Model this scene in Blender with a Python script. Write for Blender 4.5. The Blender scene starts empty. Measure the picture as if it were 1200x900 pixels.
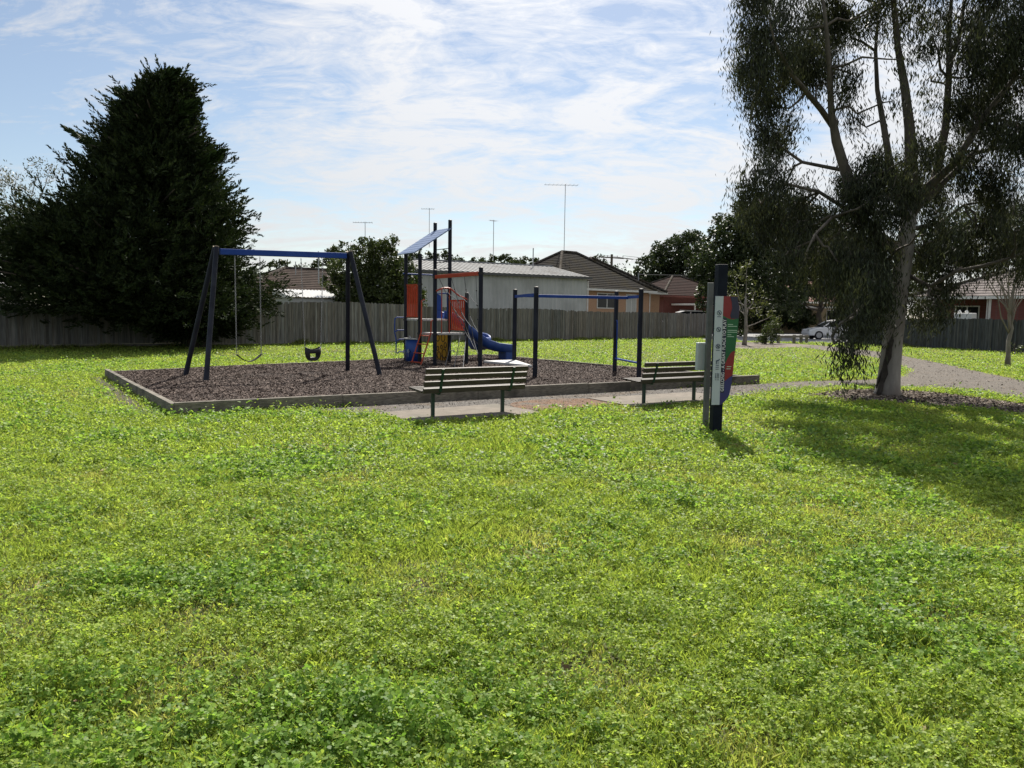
import bpy, math, random
import numpy as np
from mathutils import Vector, Matrix

random.seed(7)
RNG = np.random.default_rng(11)
SC = bpy.context.scene
COL = SC.collection
R = math.radians

# ------------------------------------------------------------------ camera
CAM_H = 1.6
PITCH = math.atan(82 / 900)
ROLL = R(0.8)
cd = bpy.data.cameras.new("camera")
cam = bpy.data.objects.new("camera", cd)
COL.objects.link(cam)
cd.sensor_width = 36.0
cd.lens = 27.0
cd.clip_start = 0.05
cd.clip_end = 3000
cam.matrix_world = Matrix.Translation((0, 0, CAM_H)) @ Matrix.Rotation(math.pi / 2 - PITCH, 4, 'X') @ Matrix.Rotation(ROLL, 4, 'Z')
SC.camera = cam

# ------------------------------------------------------------------ light
SUN_EL = R(46)
SUN_AZ = R(8)          # towards the view direction, a touch to the right
w = bpy.data.worlds.new("World")
SC.world = w
w.use_nodes = True
nt = w.node_tree
for n in list(nt.nodes):
    nt.nodes.remove(n)
N = nt.nodes.new
L = nt.links.new


def vmath(op, a, b=None):
    n = N('ShaderNodeMath')
    n.operation = op
    for i, v in enumerate((a, b)):
        if v is None:
            continue
        if isinstance(v, (int, float)):
            n.inputs[i].default_value = v
        else:
            L(v, n.inputs[i])
    return n.outputs[0]


out = N('ShaderNodeOutputWorld')
bg = N('ShaderNodeBackground')
bg.inputs['Strength'].default_value = 0.068
sky = N('ShaderNodeTexSky')
sky.sky_type = 'NISHITA'
sky.sun_disc = False
sky.sun_elevation = SUN_EL
sky.sun_rotation = SUN_AZ
sky.air_density = 1.0
sky.dust_density = 0.35
sky.ozone_density = 1.0
tc = N('ShaderNodeTexCoord')
sep = N('ShaderNodeSeparateXYZ')
L(tc.outputs['Generated'], sep.inputs[0])
zz = vmath('ADD', vmath('MAXIMUM', sep.outputs['Z'], 0.0), 0.30)
px = vmath('DIVIDE', sep.outputs['X'], zz)
py = vmath('DIVIDE', sep.outputs['Y'], zz)
cmb = N('ShaderNodeCombineXYZ')
L(px, cmb.inputs[0])
L(py, cmb.inputs[1])


def wnoise(rot, scale, sc3, detail, rough, dist, off=(0, 0, 0)):
    mp = N('ShaderNodeMapping')
    mp.inputs['Rotation'].default_value = (0, 0, R(rot))
    mp.inputs['Scale'].default_value = sc3
    mp.inputs['Location'].default_value = off
    L(cmb.outputs[0], mp.inputs[0])
    n = N('ShaderNodeTexNoise')
    n.inputs['Scale'].default_value = scale
    n.inputs['Detail'].default_value = detail
    n.inputs['Roughness'].default_value = rough
    n.inputs['Distortion'].default_value = dist
    L(mp.outputs[0], n.inputs['Vector'])
    return n.outputs['Fac']


big = wnoise(40, 1.7, (1, 0.8, 1), 4, 0.5, 0.6, (3.1, 1.7, 0))
streak = wnoise(-38, 5.0, (0.6, 1.15, 1), 10, 0.66, 1.3, (0.4, 5.2, 0))
fine = wnoise(-55, 19, (0.55, 1.25, 1), 8, 0.68, 0.9, (2.0, 0.0, 0))
mixn = vmath('ADD', vmath('ADD', vmath('MULTIPLY', big, 0.48), vmath('MULTIPLY', streak, 0.58)), vmath('ADD', vmath('MULTIPLY', fine, 0.30), vmath('MULTIPLY', sep.outputs['X'], 0.06)))
ramp = N('ShaderNodeValToRGB')
ramp.color_ramp.elements[0].position = 0.585
ramp.color_ramp.elements[0].color = (0.13, 0.13, 0.13, 1)
ramp.color_ramp.elements[1].position = 0.755
ramp.color_ramp.elements[1].color = (1, 1, 1, 1)
L(mixn, ramp.inputs[0])
mx = N('ShaderNodeMix')
mx.data_type = 'RGBA'
L(vmath('MULTIPLY', ramp.outputs[0], 0.88), mx.inputs['Factor'])
L(sky.outputs[0], mx.inputs['A'])
# thin cloud scatters forward, so it is brighter towards the sun
sdir = (math.sin(SUN_AZ) * math.cos(SUN_EL), math.cos(SUN_AZ) * math.cos(SUN_EL), math.sin(SUN_EL))
dotn = N('ShaderNodeVectorMath')
dotn.operation = 'DOT_PRODUCT'
L(tc.outputs['Generated'], dotn.inputs[0])
dotn.inputs[1].default_value = sdir
fwd = vmath('POWER', vmath('MAXIMUM', dotn.outputs['Value'], 0.0), 5.0)
gain = vmath('ADD', vmath('MULTIPLY', fwd, 5.4), 6.4)
ccol = N('ShaderNodeCombineXYZ')
L(gain, ccol.inputs[0])
L(gain, ccol.inputs[1])
L(vmath('MULTIPLY', gain, 1.01), ccol.inputs[2])
L(ccol.outputs[0], mx.inputs['B'])
L(mx.outputs['Result'], bg.inputs['Color'])
L(bg.outputs[0], out.inputs[0])

sl = bpy.data.lights.new("sun", 'SUN')
sl.energy = 5.0
sl.angle = R(0.55)
sl.color = (1.0, 0.94, 0.84)
sun = bpy.data.objects.new("sun", sl)
COL.objects.link(sun)
sun.location = (5, 60, 70)
sun.rotation_euler = (-(math.pi / 2 - SUN_EL), 0, -SUN_AZ)

SC.view_settings.view_transform = 'Standard'
SC.view_settings.look = 'None'
SC.view_settings.exposure = 0.68
SC.view_settings.gamma = 1.0
SC.view_settings.use_curve_mapping = False
SC.render.engine = 'CYCLES'
SC.cycles.max_bounces = 6
SC.cycles.diffuse_bounces = 3
SC.cycles.glossy_bounces = 2
SC.cycles.transmission_bounces = 4
SC.cycles.transparent_max_bounces = 4
SC.cycles.caustics_reflective = False
SC.cycles.caustics_refractive = False


# ------------------------------------------------------------------ planning helpers
def ray(x, y):
    u, v = x - 600, y - 450
    c, s = math.cos(ROLL), math.sin(ROLL)
    u, v = u * c + v * s, -u * s + v * c
    cp, sp = math.cos(PITCH), math.sin(PITCH)
    d = (u / 900, 1.0, -v / 900)
    return (d[0], d[1] * cp + d[2] * sp, -d[1] * sp + d[2] * cp)


def G(x, y, z=0.0):
    d = ray(x, y)
    t = (z - CAM_H) / d[2]
    return (d[0] * t, d[1] * t)


def AT(x, y, Y):
    d = ray(x, y)
    t = Y / d[1]
    return Vector((d[0] * t, Y, CAM_H + d[2] * t))


# ------------------------------------------------------------------ materials
MATS = {}


def mat(name, c1, c2=None, scale=6.0, rough=0.7, bump=0.0, detail=5, metal=0.0, spec=0.4,
        stretch=(1, 1, 1), lo=0.35, hi=0.65, c3=None, scale3=1.0, bscale=None, coords='Object'):
    """principled with noise between c1 and c2, plus broad c3 stains"""
    if name in MATS:
        return MATS[name]
    m = bpy.data.materials.new(name)
    m.use_nodes = True
    t = m.node_tree
    p = t.nodes['Principled BSDF']
    p.inputs['Roughness'].default_value = rough
    p.inputs['Metallic'].default_value = metal
    p.inputs['Specular IOR Level'].default_value = spec
    if c2 is None:
        c2 = tuple(v * 0.8 for v in c1)
    tcn = t.nodes.new('ShaderNodeTexCoord')
    mp = t.nodes.new('ShaderNodeMapping')
    mp.inputs['Scale'].default_value = stretch
    t.links.new(tcn.outputs[coords], mp.inputs[0])
    n = t.nodes.new('ShaderNodeTexNoise')
    n.inputs['Scale'].default_value = scale
    n.inputs['Detail'].default_value = detail
    n.inputs['Roughness'].default_value = 0.62
    t.links.new(mp.outputs[0], n.inputs['Vector'])
    r = t.nodes.new('ShaderNodeValToRGB')
    r.color_ramp.elements[0].position = lo
    r.color_ramp.elements[1].position = hi
    r.color_ramp.elements[0].color = (*c1, 1)
    r.color_ramp.elements[1].color = (*c2, 1)
    t.links.new(n.outputs['Fac'], r.inputs[0])
    src = r.outputs[0]
    if c3 is not None:
        n3 = t.nodes.new('ShaderNodeTexNoise')
        n3.inputs['Scale'].default_value = scale3
        n3.inputs['Detail'].default_value = 4
        t.links.new(tcn.outputs[coords], n3.inputs['Vector'])
        r3 = t.nodes.new('ShaderNodeValToRGB')
        r3.color_ramp.elements[0].position = 0.48
        r3.color_ramp.elements[1].position = 0.68
        t.links.new(n3.outputs['Fac'], r3.inputs[0])
        x = t.nodes.new('ShaderNodeMix')
        x.data_type = 'RGBA'
        t.links.new(r3.outputs[0], x.inputs['Factor'])
        t.links.new(src, x.inputs['A'])
        x.inputs['B'].default_value = (*c3, 1)
        src = x.outputs['Result']
    t.links.new(src, p.inputs['Base Color'])
    if bump > 0:
        b = t.nodes.new('ShaderNodeBump')
        b.inputs['Strength'].default_value = bump
        b.inputs['Distance'].default_value = 0.02
        if bscale:
            nb = t.nodes.new('ShaderNodeTexNoise')
            nb.inputs['Scale'].default_value = bscale
            nb.inputs['Detail'].default_value = 6
            t.links.new(mp.outputs[0], nb.inputs['Vector'])
            t.links.new(nb.outputs['Fac'], b.inputs['Height'])
        else:
            t.links.new(n.outputs['Fac'], b.inputs['Height'])
        t.links.new(b.outputs[0], p.inputs['Normal'])
    MATS[name] = m
    return m


def leaf_mat(name, trans=0.35, rough=0.5, spec=0.3, tint=(1.15, 1.25, 0.7)):
    """colour from the mesh's own per-leaf pigment, light passes through"""
    if name in MATS:
        return MATS[name]
    m = bpy.data.materials.new(name)
    m.use_nodes = True
    t = m.node_tree
    p = t.nodes['Principled BSDF']
    p.inputs['Roughness'].default_value = rough
    p.inputs['Specular IOR Level'].default_value = spec
    a = t.nodes.new('ShaderNodeAttribute')
    a.attribute_name = 'pigment'
    t.links.new(a.outputs['Color'], p.inputs['Base Color'])
    tr = t.nodes.new('ShaderNodeBsdfTranslucent')
    mm = t.nodes.new('ShaderNodeMix')
    mm.data_type = 'RGBA'
    mm.blend_type = 'MULTIPLY'
    mm.inputs['Factor'].default_value = 1.0
    t.links.new(a.outputs['Color'], mm.inputs['A'])
    mm.inputs['B'].default_value = (*tint, 1)
    t.links.new(mm.outputs['Result'], tr.inputs['Color'])
    ms = t.nodes.new('ShaderNodeMixShader')
    ms.inputs[0].default_value = trans
    t.links.new(p.outputs[0], ms.inputs[1])
    t.links.new(tr.outputs[0], ms.inputs[2])
    t.links.new(ms.outputs[0], t.nodes['Material Output'].inputs['Surface'])
    MATS[name] = m
    return m


def pigment_mat(name, rough=0.9):
    if name in MATS:
        return MATS[name]
    m = bpy.data.materials.new(name)
    m.use_nodes = True
    t = m.node_tree
    p = t.nodes['Principled BSDF']
    p.inputs['Roughness'].default_value = rough
    p.inputs['Specular IOR Level'].default_value = 0.25
    a = t.nodes.new('ShaderNodeAttribute')
    a.attribute_name = 'pigment'
    t.links.new(a.outputs['Color'], p.inputs['Base Color'])
    MATS[name] = m
    return m


# ------------------------------------------------------------------ object helpers
def thing(name, label, cat, loc=(0, 0, 0), rz=0.0, group=None):
    o = bpy.data.objects.new(name, None)
    COL.objects.link(o)
    o.empty_display_size = 0.2
    o.location = loc
    o.rotation_euler = (0, 0, rz)
    o['label'] = label
    o['category'] = cat
    if group:
        o['group'] = group
    return o


class MB:
    def __init__(s):
        s.v = []
        s.f = []

    def add(s, vs, fs):
        k = len(s.v)
        s.v += [tuple(v) for v in vs]
        s.f += [tuple(i + k for i in f) for f in fs]

    def box(s, c, size, ax=(1, 0, 0), az=None):
        """box centred at c, long axis ax (any 3-D direction)"""
        ax = Vector(ax).normalized()
        up = Vector(az) if az else Vector((0, 0, 1))
        if abs(ax.dot(up)) > 0.99:
            up = Vector((0, 1, 0)) if az is None else up
        ay = up.cross(ax).normalized()
        up = ax.cross(ay)
        c = Vector(c)
        vs = []
        for i in (-1, 1):
            for j in (-1, 1):
                for k in (-1, 1):
                    vs.append(c + ax * (i * size[0] / 2) + ay * (j * size[1] / 2) + up * (k * size[2] / 2))
        s.add(vs, [(0, 1, 3, 2), (4, 6, 7, 5), (0, 4, 5, 1), (2, 3, 7, 6), (0, 2, 6, 4), (1, 5, 7, 3)])

    def bar(s, a, b, wd, th, up=(0, 0, 1)):
        a, b = Vector(a), Vector(b)
        s.box((a + b) / 2, ((b - a).length, wd, th), b - a, up if abs((b - a).normalized().dot(Vector(up))) < 0.99 else None)

    def tube(s, pts, r, n=8, cap=True):
        pts = [Vector(p) for p in pts]
        rs = r if isinstance(r, (list, tuple)) else [r] * len(pts)
        k = len(s.v)
        T0 = (pts[1] - pts[0]).normalized()
        ref = Vector((0, 0, 1)) if abs(T0.z) < 0.9 else Vector((1, 0, 0))
        u = T0.cross(ref).normalized()
        for i, p in enumerate(pts):
            T = (pts[min(i + 1, len(pts) - 1)] - pts[max(i - 1, 0)])
            T = T.normalized() if T.length > 1e-9 else T0
            u = (u - T * u.dot(T))
            u = u.normalized() if u.length > 1e-6 else T.orthogonal().normalized()
            vv = T.cross(u)
            for j in range(n):
                a = 2 * math.pi * j / n
                s.v.append(tuple(p + (u * math.cos(a) + vv * math.sin(a)) * rs[i]))
        for i in range(len(pts) - 1):
            for j in range(n):
                a, b = k + i * n + j, k + i * n + (j + 1) % n
                s.f.append((a, b, b + n, a + n))
        if cap:
            s.f.append(tuple(k + j for j in reversed(range(n))))
            e = k + (len(pts) - 1) * n
            s.f.append(tuple(e + j for j in range(n)))

    def prism(s, poly, axis_a, axis_b, axis_n, origin, depth):
        """polygon in (a,b) plane extruded along n by depth"""
        a, b, nn, o = Vector(axis_a), Vector(axis_b), Vector(axis_n).normalized(), Vector(origin)
        n = len(poly)
        v0 = [o + a * p[0] + b * p[1] for p in poly]
        s.add(v0 + [v + nn * depth for v in v0],
              [tuple(reversed(range(n))), tuple(range(n, 2 * n))] + [(i, (i + 1) % n, (i + 1) % n + n, i + n) for i in range(n)])

    def build(s, name, m, parent=None, bevel=0.0, smooth=False, seg=2):
        me = bpy.data.meshes.new(name)
        off = parent.matrix_basis.inverted() if (parent is not None and parent.parent is None) else None
        if parent is not None and parent.parent is not None:
            off = (parent.parent.matrix_basis @ parent.matrix_basis).inverted()
        vs = s.v if off is None else [tuple(off @ Vector(v)) for v in s.v]
        me.from_pydata(vs, [], s.f)
        me.validate()
        me.materials.append(m)
        o = bpy.data.objects.new(name, me)
        COL.objects.link(o)
        if parent is not None:
            o.parent = parent
        if smooth:
            for p in me.polygons:
                p.use_smooth = True
        if bevel > 0:
            b = o.modifiers.new('bevel', 'BEVEL')
            b.width = bevel
            b.segments = seg
            b.limit_method = 'ANGLE'
            b.angle_limit = R(40)
        return o


def np_mesh(name, verts, nper, m, pigment=None, parent=None, smooth=False):
    """verts (K*nper,3): K separate polygons of nper corners"""
    verts = np.asarray(verts, dtype=np.float32).reshape(-1, 3)
    if parent is not None:
        M = np.array((parent.matrix_basis if parent.parent is None else parent.parent.matrix_basis @ parent.matrix_basis).inverted())
        verts = verts @ M[:3, :3].T.astype(np.float32) + M[:3, 3].astype(np.float32)
    nv = len(verts)
    if np.isscalar(nper):
        K = nv // nper
        starts = np.arange(K) * nper
        totals = np.full(K, nper)
    else:
        totals = np.asarray(nper)
        K = len(totals)
        starts = np.concatenate([[0], np.cumsum(totals)[:-1]])
    me = bpy.data.meshes.new(name)
    me.vertices.add(nv)
    me.vertices.foreach_set('co', np.ascontiguousarray(verts).ravel())
    me.loops.add(nv)
    me.loops.foreach_set('vertex_index', np.arange(nv, dtype=np.int32))
    me.polygons.add(K)
    me.polygons.foreach_set('loop_start', starts.astype(np.int32))
    me.polygons.foreach_set('loop_total', totals.astype(np.int32))
    me.update(calc_edges=True)
    if pigment is not None:
        a = me.attributes.new('pigment', 'FLOAT_COLOR', 'POINT')
        pg = np.repeat(np.asarray(pigment, dtype=np.float32), totals, axis=0)
        pg = np.concatenate([pg, np.ones((nv, 1), np.float32)], axis=1)
        a.data.foreach_set('color', np.ascontiguousarray(pg).ravel())
    me.materials.append(m)
    o = bpy.data.objects.new(name, me)
    COL.objects.link(o)
    if parent is not None:
        o.parent = parent
    return o


def unit(a):
    return a / np.maximum(np.linalg.norm(a, axis=-1, keepdims=True), 1e-9)


def diamonds(c, d, ln, wd, rng=RNG, bend=0.42):
    """(N,4,3) leaf quads centred at c, long axis d"""
    d = unit(d)
    s = unit(np.cross(d, rng.normal(size=c.shape)))
    ln, wd = np.broadcast_to(ln, (len(c),))[:, None], np.broadcast_to(wd, (len(c),))[:, None]
    b = c - d * ln / 2
    q = b + d * ln * bend
    return np.stack([b, q + s * wd / 2, b + d * ln, q - s * wd / 2], axis=1)


def vnoise(x, y, scale, seed=0):
    """smooth 2-D value noise 0..1"""
    r = np.random.default_rng(seed).random((64, 64))
    u, v = np.asarray(x) * scale, np.asarray(y) * scale
    i, j = np.floor(u).astype(int), np.floor(v).astype(int)
    fu, fv = u - i, v - j
    fu, fv = fu * fu * (3 - 2 * fu), fv * fv * (3 - 2 * fv)
    a, b = r[i % 64, j % 64], r[(i + 1) % 64, j % 64]
    c, d = r[i % 64, (j + 1) % 64], r[(i + 1) % 64, (j + 1) % 64]
    return (a * (1 - fu) + b * fu) * (1 - fv) + (c * (1 - fu) + d * fu) * fv


def inside(x, y, poly):
    x, y = np.asarray(x), np.asarray(y)
    r = np.zeros(x.shape, bool)
    n = len(poly)
    for i in range(n):
        x0, y0 = poly[i]
        x1, y1 = poly[(i + 1) % n]
        if y0 == y1:
            continue
        c = ((y0 > y) != (y1 > y)) & (x < (x1 - x0) * (y - y0) / (y1 - y0) + x0)
        r ^= c
    return r


def smooth_poly(pts, n=6, closed=True):
    """Catmull-Rom through ground points"""
    P = [np.array(p, float) for p in pts]
    k = len(P)
    o = []
    for i in range(k if closed else k - 1):
        p0, p1, p2, p3 = P[(i - 1) % k], P[i], P[(i + 1) % k], P[(i + 2) % k]
        for t in np.linspace(0, 1, n, endpoint=False):
            o.append(tuple(0.5 * (2 * p1 + (p2 - p0) * t + (2 * p0 - 5 * p1 + 4 * p2 - p3) * t * t + (3 * p1 - p0 - 3 * p2 + p3) * t ** 3)))
    return o


def sheet(name, poly, z, m, kind='structure'):
    me = bpy.data.meshes.new(name)
    me.from_pydata([(p[0], p[1], z) for p in poly], [], [tuple(range(len(poly)))])
    me.materials.append(m)
    if me.polygons[0].normal.z < 0:
        me.flip_normals()
    o = bpy.data.objects.new(name, me)
    COL.objects.link(o)
    o['kind'] = kind
    return o


E1 = Vector((0.832, 0.555, 0))       # the park's own grid: along the playground front
E2 = Vector((0.555, -0.832, 0))      # towards the camera
UP = Vector((0, 0, 1))

# ------------------------------------------------------------------ ground
M_soil = mat('turf_soil', (0.030, 0.034, 0.012), (0.062, 0.074, 0.020), scale=1.3, rough=0.95, detail=10, bump=0.6, bscale=30,
             c3=(0.12, 0.115, 0.04), scale3=0.35)
g = sheet('ground', [(-900, -300), (900, -300), (900, 1500), (-900, 1500)], 0.0, M_soil)

M_gravel = mat('gravel', (0.056, 0.047, 0.038), (0.155, 0.133, 0.109), scale=26, rough=0.95, detail=8, bump=0.7, lo=0.36, hi=0.66,
               c3=(0.12, 0.10, 0.08), scale3=1.1)
M_dirt = mat('bare_dirt', (0.085, 0.044, 0.022), (0.20, 0.105, 0.052), scale=18, rough=0.95, detail=8, bump=0.6, c3=(0.11, 0.09, 0.07), scale3=1.6)
M_litter = mat('leaf_litter', (0.07, 0.055, 0.045), (0.26, 0.21, 0.17), scale=22, rough=0.95, detail=8, bump=0.7, c3=(0.10, 0.08, 0.06), scale3=1.4)
M_asphalt = mat('asphalt', (0.20, 0.20, 0.205), (0.27, 0.27, 0.275), scale=8, rough=0.9, detail=8, bump=0.2)
M_conc = mat('concrete', (0.135, 0.112, 0.088), (0.195, 0.165, 0.132), scale=5, rough=0.9, detail=9, bump=0.15, bscale=60, c3=(0.13, 0.115, 0.09), scale3=1.2)

PATH = smooth_poly([G(*p) for p in [(1011, 410.5), (1056, 417), (1140, 434), (1215, 450), (1330, 476), (1330, 505), (1215, 472), (1140, 459),
                                    (1080, 455), (1010, 453), (940, 456), (879, 459)]] +
                   [(2.2, 15.55), (-1.9, 12.6), (-2.5, 13.2), (1.8, 16.0), (5.9, 18.3)] +
                   [G(*p) for p in [(930, 447.5), (1000, 446), (1045, 443), (1062, 436), (1048, 426), (1022, 419), (985, 413)]], 5)
STRIP = [(-3.3, 12.42), (5.9, 18.36), (6.5, 17.7), (4.6, 15.4), (3.4, 14.95), (1.9, 13.9), (.5, 12.65), (-1.0, 11.7), (-2.2, 12.0), (-2.9, 12.1)]
FARPATH = smooth_poly([G(*p) for p in [(985, 413), (940, 408), (880, 405), (840, 403), (840, 401.2), (890, 401.6), (945, 404), (1011, 410.5)]], 5)
TREEBED = smooth_poly([G(*p) for p in [(945, 463), (1000, 457), (1080, 459), (1200, 474), (1330, 500), (1330, 522), (1200, 488), (1100, 476), (1010, 471), (960, 467)]], 5)
DIRT = smooth_poly([(0.1, 12.9), (0.5, 12.6), (1.5, 13.4), (1.9, 13.9), (1.5, 14.5), (0.6, 14.3), (0.0, 13.6)], 5)
FARBED = smooth_poly([G(*p) for p in [(850, 406), (880, 404), (930, 403.5), (950, 406), (905, 408.5), (862, 409)]], 4)
sheet('path', PATH, 0.012, M_gravel)
M_strip = mat('strip_gravel', (0.055, 0.05, 0.045), (0.155, 0.14, 0.125), scale=26, rough=0.95, detail=8, bump=0.7, lo=.36, hi=.66, c3=(0.11, 0.085, 0.06), scale3=1.3)
sheet('gravel_strip', STRIP, 0.016, M_strip)
sheet('far_path', FARPATH, 0.016, M_gravel)
sheet('tree_bed', TREEBED, 0.008, M_litter)
sheet('bare_dirt', DIRT, 0.020, M_dirt)
sheet('far_tree_bed', FARBED, 0.022, M_litter)
ROAD = [(6, 51.8), (120, 51.8), (120, 78), (14, 78), (14.5, 60)]
ROAD = [(13.2, 53.0), (16, 51.5), (60, 47.5), (140, 40), (140, 66), (60, 76), (17.5, 80)]
sheet('road', ROAD, 0.006, M_asphalt)

# ------------------------------------------------------------------ playground bed
P_NL, P_R, P_FR, P_FL = (-5.05, 11.4), (5.95, 18.5), (-1.0, 27.4), (-9.4, 17.75)
BED = [P_NL, P_R, P_FR, P_FL]
BZ = 0.10
M_bark = mat('bark_base', (0.035, 0.026, 0.022), (0.11, 0.085, 0.075), scale=16, rough=0.95, detail=8, bump=0.8)
sheet('bark_ground', BED, BZ - 0.075, M_bark)
M_chip = pigment_mat('bark_chips')
n = 150000
u, v = RNG.random(n), RNG.random(n)
bx = (1 - u) * (1 - v) * P_NL[0] + u * (1 - v) * P_R[0] + u * v * P_FR[0] + (1 - u) * v * P_FL[0]
by = (1 - u) * (1 - v) * P_NL[1] + u * (1 - v) * P_R[1] + u * v * P_FR[1] + (1 - u) * v * P_FL[1]
hz = BZ - 0.014 + 0.045 * vnoise(bx, by, .9, 3) + .02 * vnoise(bx, by, 3.1, 4) + RNG.random(n) * 0.022
for hx_, hy_, hr_ in ((-5.72, 17.3, .55), (-4.62, 18.02, .55), (.05, 24.6, .6)):
    rr_ = ((bx - hx_) ** 2 + (by - hy_) ** 2) / hr_ ** 2
    hz += -.06 * np.exp(-rr_ * 1.4) + .035 * np.exp(-(np.sqrt(rr_) - 1.35) ** 2 * 6)
c = np.stack([bx, by, hz], 1)
d = unit(np.stack([RNG.normal(size=n), RNG.normal(size=n), RNG.normal(size=n) * 0.28], 1))
s = unit(np.cross(d, np.stack([RNG.normal(size=n) * .35, RNG.normal(size=n) * .35, np.ones(n)], 1)))
ln = RNG.uniform(0.02, 0.068, n)[:, None] / 2
wd = RNG.uniform(0.009, 0.024, n)[:, None] / 2
q = np.stack([c - d * ln - s * wd, c + d * ln - s * wd * .7, c + d * ln + s * wd * .8, c - d * ln + s * wd], 1)
tone = RNG.random(n) ** 2.2
pg = np.outer(1 - tone, (0.046, 0.029, 0.024)) + np.outer(tone, (0.29, 0.225, 0.19))
pg *= RNG.uniform(0.6, 1.1, (n, 1))
o = np_mesh('bark_chips', q, 4, M_chip, pg)
o['kind'] = 'stuff'

# leaf litter and gravel stones give the path and the tree bed their grain
def litter(name, poly, n, size, cols, z, seed):
    rg = np.random.default_rng(seed)
    P = np.array(poly)
    lo, hi = P.min(0), P.max(0)
    x, y = rg.uniform(lo[0], hi[0], n), rg.uniform(lo[1], hi[1], n)
    k = inside(x + rg.normal(0, .12, n), y + rg.normal(0, .12, n), poly) & (x < y * .75 + 2)
    x, y = x[k], y[k]
    n = len(x)
    c = np.stack([x, y, z + rg.random(n) * .012], 1)
    d = unit(np.stack([rg.normal(size=n), rg.normal(size=n), rg.normal(size=n) * .2], 1))
    s_ = unit(np.cross(d, np.stack([rg.normal(size=n) * .4, rg.normal(size=n) * .4, np.ones(n)], 1)))
    ln = rg.uniform(size[0], size[1], n)[:, None] / 2
    q = np.stack([c - d * ln, c + s_ * ln * .5, c + d * ln, c - s_ * ln * .5], 1)
    ci = rg.integers(0, len(cols), n)
    pg = np.array(cols)[ci] * rg.uniform(.6, 1.3, (n, 1))
    o = np_mesh(name, q, 4, M_chip, pg)
    o['kind'] = 'stuff'


litter('gravel_stones', PATH, 42000, (0.015, 0.045), [(.26, .23, .20), (.16, .14, .125), (.08, .075, .07), (.34, .31, .28)], 0.014, 5)
litter('path_leaves', PATH, 3500, (0.04, 0.11), [(.16, .12, .085), (.09, .07, .05), (.24, .19, .14)], 0.02, 9)
litter('strip_stones', STRIP, 26000, (0.012, 0.04), [(.17, .15, .13), (.10, .09, .08), (.05, .046, .043), (.26, .235, .21)], 0.017, 8)
litter('fallen_leaves', TREEBED, 26000, (0.03, 0.10), [(.22, .175, .135), (.12, .09, .07), (.055, .043, .035), (.30, .255, .21)], 0.012, 6)

M_sleeper = mat('weathered_timber', (0.115, 0.104, 0.085), (0.245, 0.22, 0.18), scale=9, rough=0.9, detail=8, bump=0.5, stretch=(1, 1, 5),
                c3=(0.07, 0.065, 0.055), scale3=2.0)
edge = thing('timber_edging', 'weathered grey timber sleeper edging boxing in the bark under the play equipment', 'edging', (-5.05, 11.4, 0))


def edging(a, b, h, nb):
    a, b = Vector((*a, 0)), Vector((*b, 0))
    dd = (b - a)
    for i in range(nb):
        m = MB()
        p, q_ = a + dd * (i / nb), a + dd * ((i + 1) / nb)
        t = dd.normalized()
        hh = h + random.uniform(-.008, .008)
        m.bar(p + t * .004 + UP * (hh / 2), q_ - t * .004 + UP * (hh / 2), 0.09, hh)
        m.build('edge_board', M_sleeper, edge, bevel=0.008)


edging(P_NL, P_R, 0.215, 5)
edging(P_NL, P_FL, 0.20, 3)
edging(P_FL, P_FR, 0.155, 5)
edging(P_R, P_FR, 0.165, 4)

M_edge_strip = mat('edge_strip', (.03, .024, .018), (.09, .075, .055), scale=20, rough=.95, bump=.6)
EDGE_STRIP = [(-5.2, 11.25), (-5.32, 11.12), (-5.6, 11.5), (-6.9, 13.25), (-8.6, 15.85), (-9.75, 17.6), (-9.5, 17.85)]
sheet('edge_strip', EDGE_STRIP, 0.010, M_edge_strip)  # narrow dark brown strip outside the left edging, kept clear of grass
SLAB1 = [(-2.15, 11.93), (-1.38, 10.95), (0.52, 12.25), (-0.28, 13.35)]
SLAB2 = [(1.45, 14.5), (2.1, 13.3), (4.4, 14.85), (3.75, 15.95)]
for sname, sp, lb in (('slab', SLAB1, 'pale concrete slab under the left bench with four dark back slats'), ('slab', SLAB2, 'pale concrete slab under the bench beside the sign')):
    m = MB()
    m.prism(sp, (1, 0, 0), (0, 1, 0), (0, 0, 1), (0, 0, -0.05), 0.085)
    o = m.build('concrete_slab', M_conc, None, bevel=0.008)
    o['label'], o['category'], o['group'] = lb, 'slab', 'concrete slabs under the benches'

# ------------------------------------------------------------------ grass
CLEAR = [PATH, STRIP, EDGE_STRIP, TREEBED, DIRT, BED, SLAB1, SLAB2, FARPATH, FARBED, ROAD]


def lawn_points(n, d0, d1, power, rg):
    """points on the lawn in the camera's quarter of the park, thinning with distance"""
    uu = rg.random(n)
    k = 2 - power
    dd = (d0 ** k + uu * (d1 ** k - d0 ** k)) ** (1 / k)
    half = dd * 0.72 + 1.8
    x = rg.uniform(-1, 1, n) * half
    return x, dd


def keep_lawn(x, y, rg, jit=0.10):
    k = np.ones(len(x), bool)
    jx, jy = x + rg.normal(0, jit, len(x)), y + rg.normal(0, jit, len(x))
    for i, p in enumerate(CLEAR):
        hard = p in (BED, SLAB1, SLAB2)
        k &= ~inside(x if hard else jx, y if hard else jy, p)
    return k


def fence_mask(x, y):
    return (y - 28.7) < (x + 19.2) * 0.87 + 0.3


GRASS_V, GRASS_T, GRASS_P = [], [], []
WORN = [(*G(8, 745), .45), (*G(40, 690), .35), (*G(235, 720), .38), (*G(255, 790), .35), (*G(500, 690), .35), (*G(180, 830), .28), (*G(330, 640), .35),
        (*G(880, 640), .5), (*G(1080, 720), .4), (*G(700, 790), .3), (*G(960, 600), .6), (*G(110, 560), .6), (*G(420, 560), .7), (*G(860, 870), .2), (*G(640, 640), .4)]


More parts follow.
